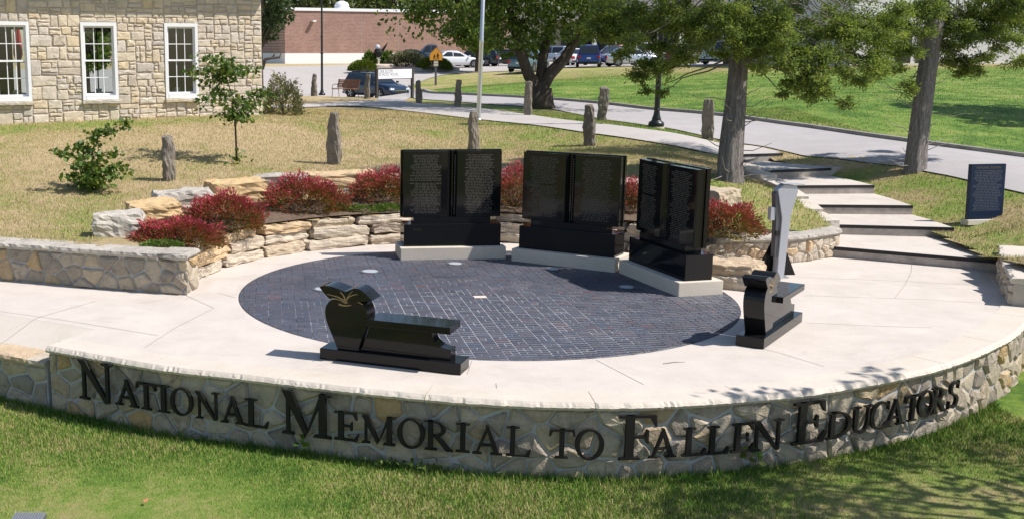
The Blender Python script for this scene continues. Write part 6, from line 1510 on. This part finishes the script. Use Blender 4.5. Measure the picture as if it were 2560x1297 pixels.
w = world(1078, 90.6); mound('clipped_hedge', (w.x, w.y, zt(w.x, w.y) + .2), 3.0, 1.7, 1.0, 6200, .13, 'leaf_hedge', 'clipped yellow-green hedge behind the orange crossing sign', 122, 'hedge', grp='clipped hedges on the island', lump=.05, twigs=False)
w = world(1012, 93); mound('flower_bush', (w.x, w.y, zt(w.x, w.y) + .3), 3.2, 1.8, 1.15, 4600, .16, 'leaf_sage', 'grey-pink flowering bush in the middle of the island', 123, lump=.35)
w = world(922, 93.4); mound('broadleaf_plant', (w.x, w.y, zt(w.x, w.y) + .3), 1.0, .9, 1.0, 700, .34, 'leaf_young', 'dark broad-leaved plant left of the bronze sculpture', 124, 'plant', ratio=.35, spike=.9)
w = world(964, 93.8); mound('broadleaf_plant', (w.x, w.y, zt(w.x, w.y) + .3), 1.1, .9, 1.05, 700, .34, 'leaf_young', 'dark broad-leaved plant right of the bronze sculpture', 125, 'plant', ratio=.35, spike=.9)
# weeds at the foot of the memorial wall
for i, (px, py, h_, lab) in enumerate([(1886, 1188, .30, 'green weed climbing the wall below the word FALLEN'), (760, 1118, .24, 'small leafy weed on the wall below the letter M'), (1078, 1170, .12, 'low weed at the foot of the wall below MEMORIAL'), (980, 1160, .12, 'low weed at the foot of the wall left of centre')]):
    s = fw_s_of_px(px); p_, t_, n_ = fw_at(s); q = p_ + n_ * .05; g = np.random.default_rng(i); nn = 14 if i < 2 else 40
    t = empty('weed', (q.x, q.y, FLZ)); tag(t, lab, 'weed', 'weeds along the memorial wall')
    obj('stem', *tube_vf([(0, 0, 0), (.02, 0, h_ * .6), (-.01, 0, h_)], [.006, .005, .003], 5), 'leaf_cover', t)
    leaves('leaves', np.c_[g.normal(0, .05 if i < 2 else .12, nn), g.normal(-.02, .02, nn), g.uniform(.05, h_, nn)], g.normal(0, 1, (nn, 3)), .085 if i < 2 else .05, 'leaf_young', t, .8, seed=i)

# ------------------------------------------------------------------ grass blades
def blades(name, x, y, z, dry, h, wd, seed, label):
    g = np.random.default_rng(seed); n = len(x); a = g.uniform(0, 2 * math.pi, n); hh = h * g.uniform(.5, 1.35, n); le = g.uniform(.1, .75, n) * hh; b_ = g.uniform(0, 2 * math.pi, n); w_ = wd * g.uniform(.7, 1.3, n)
    base = np.c_[x, y, z]; sd = np.c_[np.cos(a) * w_, np.sin(a) * w_, np.zeros(n)]; tip = base + np.c_[np.cos(b_) * le, np.sin(b_) * le, hh]
    v = np.stack([base - sd, base + sd, tip], 1).reshape(-1, 3); f = np.arange(3 * n).reshape(-1, 3)
    o = link(name, npmesh(name, v, f, {'dry': np.repeat(dry, 3), 'rnd': np.repeat(g.uniform(0, 1, n), 3)}), 'blade'); tag(o, label, 'grass', kind='stuff')
g = np.random.default_rng(2)
x = g.uniform(-6.2, 8.8, 460000); y = g.uniform(8.4, 15.4, 460000)
fx = np.array([p.x for p in FW]); fy = np.array([p.y for p in FW]); od = np.argsort(fx)
lx = np.array([p.x for p in [Vector(q) for q in lw2]]); ly = np.array([q.y for q in lw2]); o2 = np.argsort(lx)
ymax = np.where(x < FW[0].x, np.interp(x, lx[o2], ly[o2]), np.interp(x, fx[od], fy[od])) + .05
tt = y * math.cos(PITCH) + (CAM_H - FLZ) * math.sin(PITCH); px_ = CXP + FPX * x / tt
k = (y < ymax) & (px_ > -120) & (px_ < 2700); x, y, ymax = x[k], y[k], ymax[k]
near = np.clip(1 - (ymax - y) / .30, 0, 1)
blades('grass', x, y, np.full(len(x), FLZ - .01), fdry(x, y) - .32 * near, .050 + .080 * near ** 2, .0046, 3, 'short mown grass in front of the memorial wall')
walkP = WALK_UP + WALK_LO[::-1]; roadP = ROAD_FAR + ROAD_NEAR[::-1]
x = g.uniform(-9.5, 16, 420000); y = g.uniform(16.5, 40, 420000)
bedr = np.hypot(x - DC.x, y - DC.y)
k = ~in_poly(HOLE, x, y) & ~in_poly(walkP, x, y) & ~in_poly(roadP, x, y) & ~((bedr < 6.4) & (y > 17) & (x < 6.4))
tt = y * math.cos(PITCH) + 2.4 * math.sin(PITCH); px_ = CXP + FPX * x / tt; k &= (px_ > -60) & (px_ < 2650) & ~((x < c_r.x + .1) & (y > c_w.y + (x - c_w.x) * du.y / du.x))
x, y = x[k], y[k]; blades('grass', x, y, zt_arr(x, y) - .01, dryness(x, y), .055, .0065, 4, 'dry mown grass on the upper lawn')
x = g.uniform(3, 45, 260000); y = g.uniform(30, 82, 260000); k = ~in_poly(roadP, x, y)
tt = y * math.cos(PITCH) + 2 * math.sin(PITCH); px_ = CXP + FPX * x / tt
farx = np.array([p.x for p in ROAD_FAR]); fary = np.array([p.y for p in ROAD_FAR]); so_ = np.argsort(farx)
k &= (px_ > 1000) & (px_ < 2620) & (y > np.interp(x, farx[so_], fary[so_]) + .15); x, y = x[k], y[k]
blades('grass', x, y, zt_arr(x, y) - .01, dryness(x, y), .045, .010, 5, 'green grass on the bank beyond the road')
# fallen leaf and drain grate on the front lawn
p = U(365, 1262, FLZ + .03); o = obj('fallen_leaf', [(-.035, 0, .05), (0, -.03, .045), (.035, 0, .07), (.01, .03, .065)], [(0, 1, 2, 3)], 'leafred', loc=(p.x, p.y, FLZ + .03)); tag(o, 'single orange fallen leaf on the front lawn', 'leaf')
p = U(68, 1300, FLZ + .05); gr = empty('drain_grate', (p.x, p.y, FLZ)); tag(gr, 'grey slotted floodlight grate at the bottom left corner', 'grate')
box('frame', -.16, .16, -.10, .14, 0, .07, 'steelring', gr, .01)
for i in range(12): box('slat', -.15 + i * .026, -.135 + i * .026, -.095, .135, .0705, .082, 'silver', gr)
p = U(866, 486, .74); fl2 = empty('spotlight', (p.x, p.y, .70), R(20)); tag(fl2, 'small grey spotlight among the crimson shrubs', 'light')
box('housing', -.06, .06, -.05, .07, .05, .16, 'silver', fl2, .01); obj('stake', *tube_vf([(0, 0, -.05), (0, 0, .06)], .012, 6), 'blackmetal', fl2)
a_, b_ = U(1658, 908, .006), U(1714, 904, .006)
tw_ = obj('fallen_twig', *tube_vf([(0, 0, 0), tuple((b_ - a_) * .5 + Vector((0, .02, .004))), tuple(b_ - a_)], [.006, .005, .002], 5), 'twig', loc=a_); tag(tw_, 'thin fallen twig on the concrete in front of the right bench', 'twig')
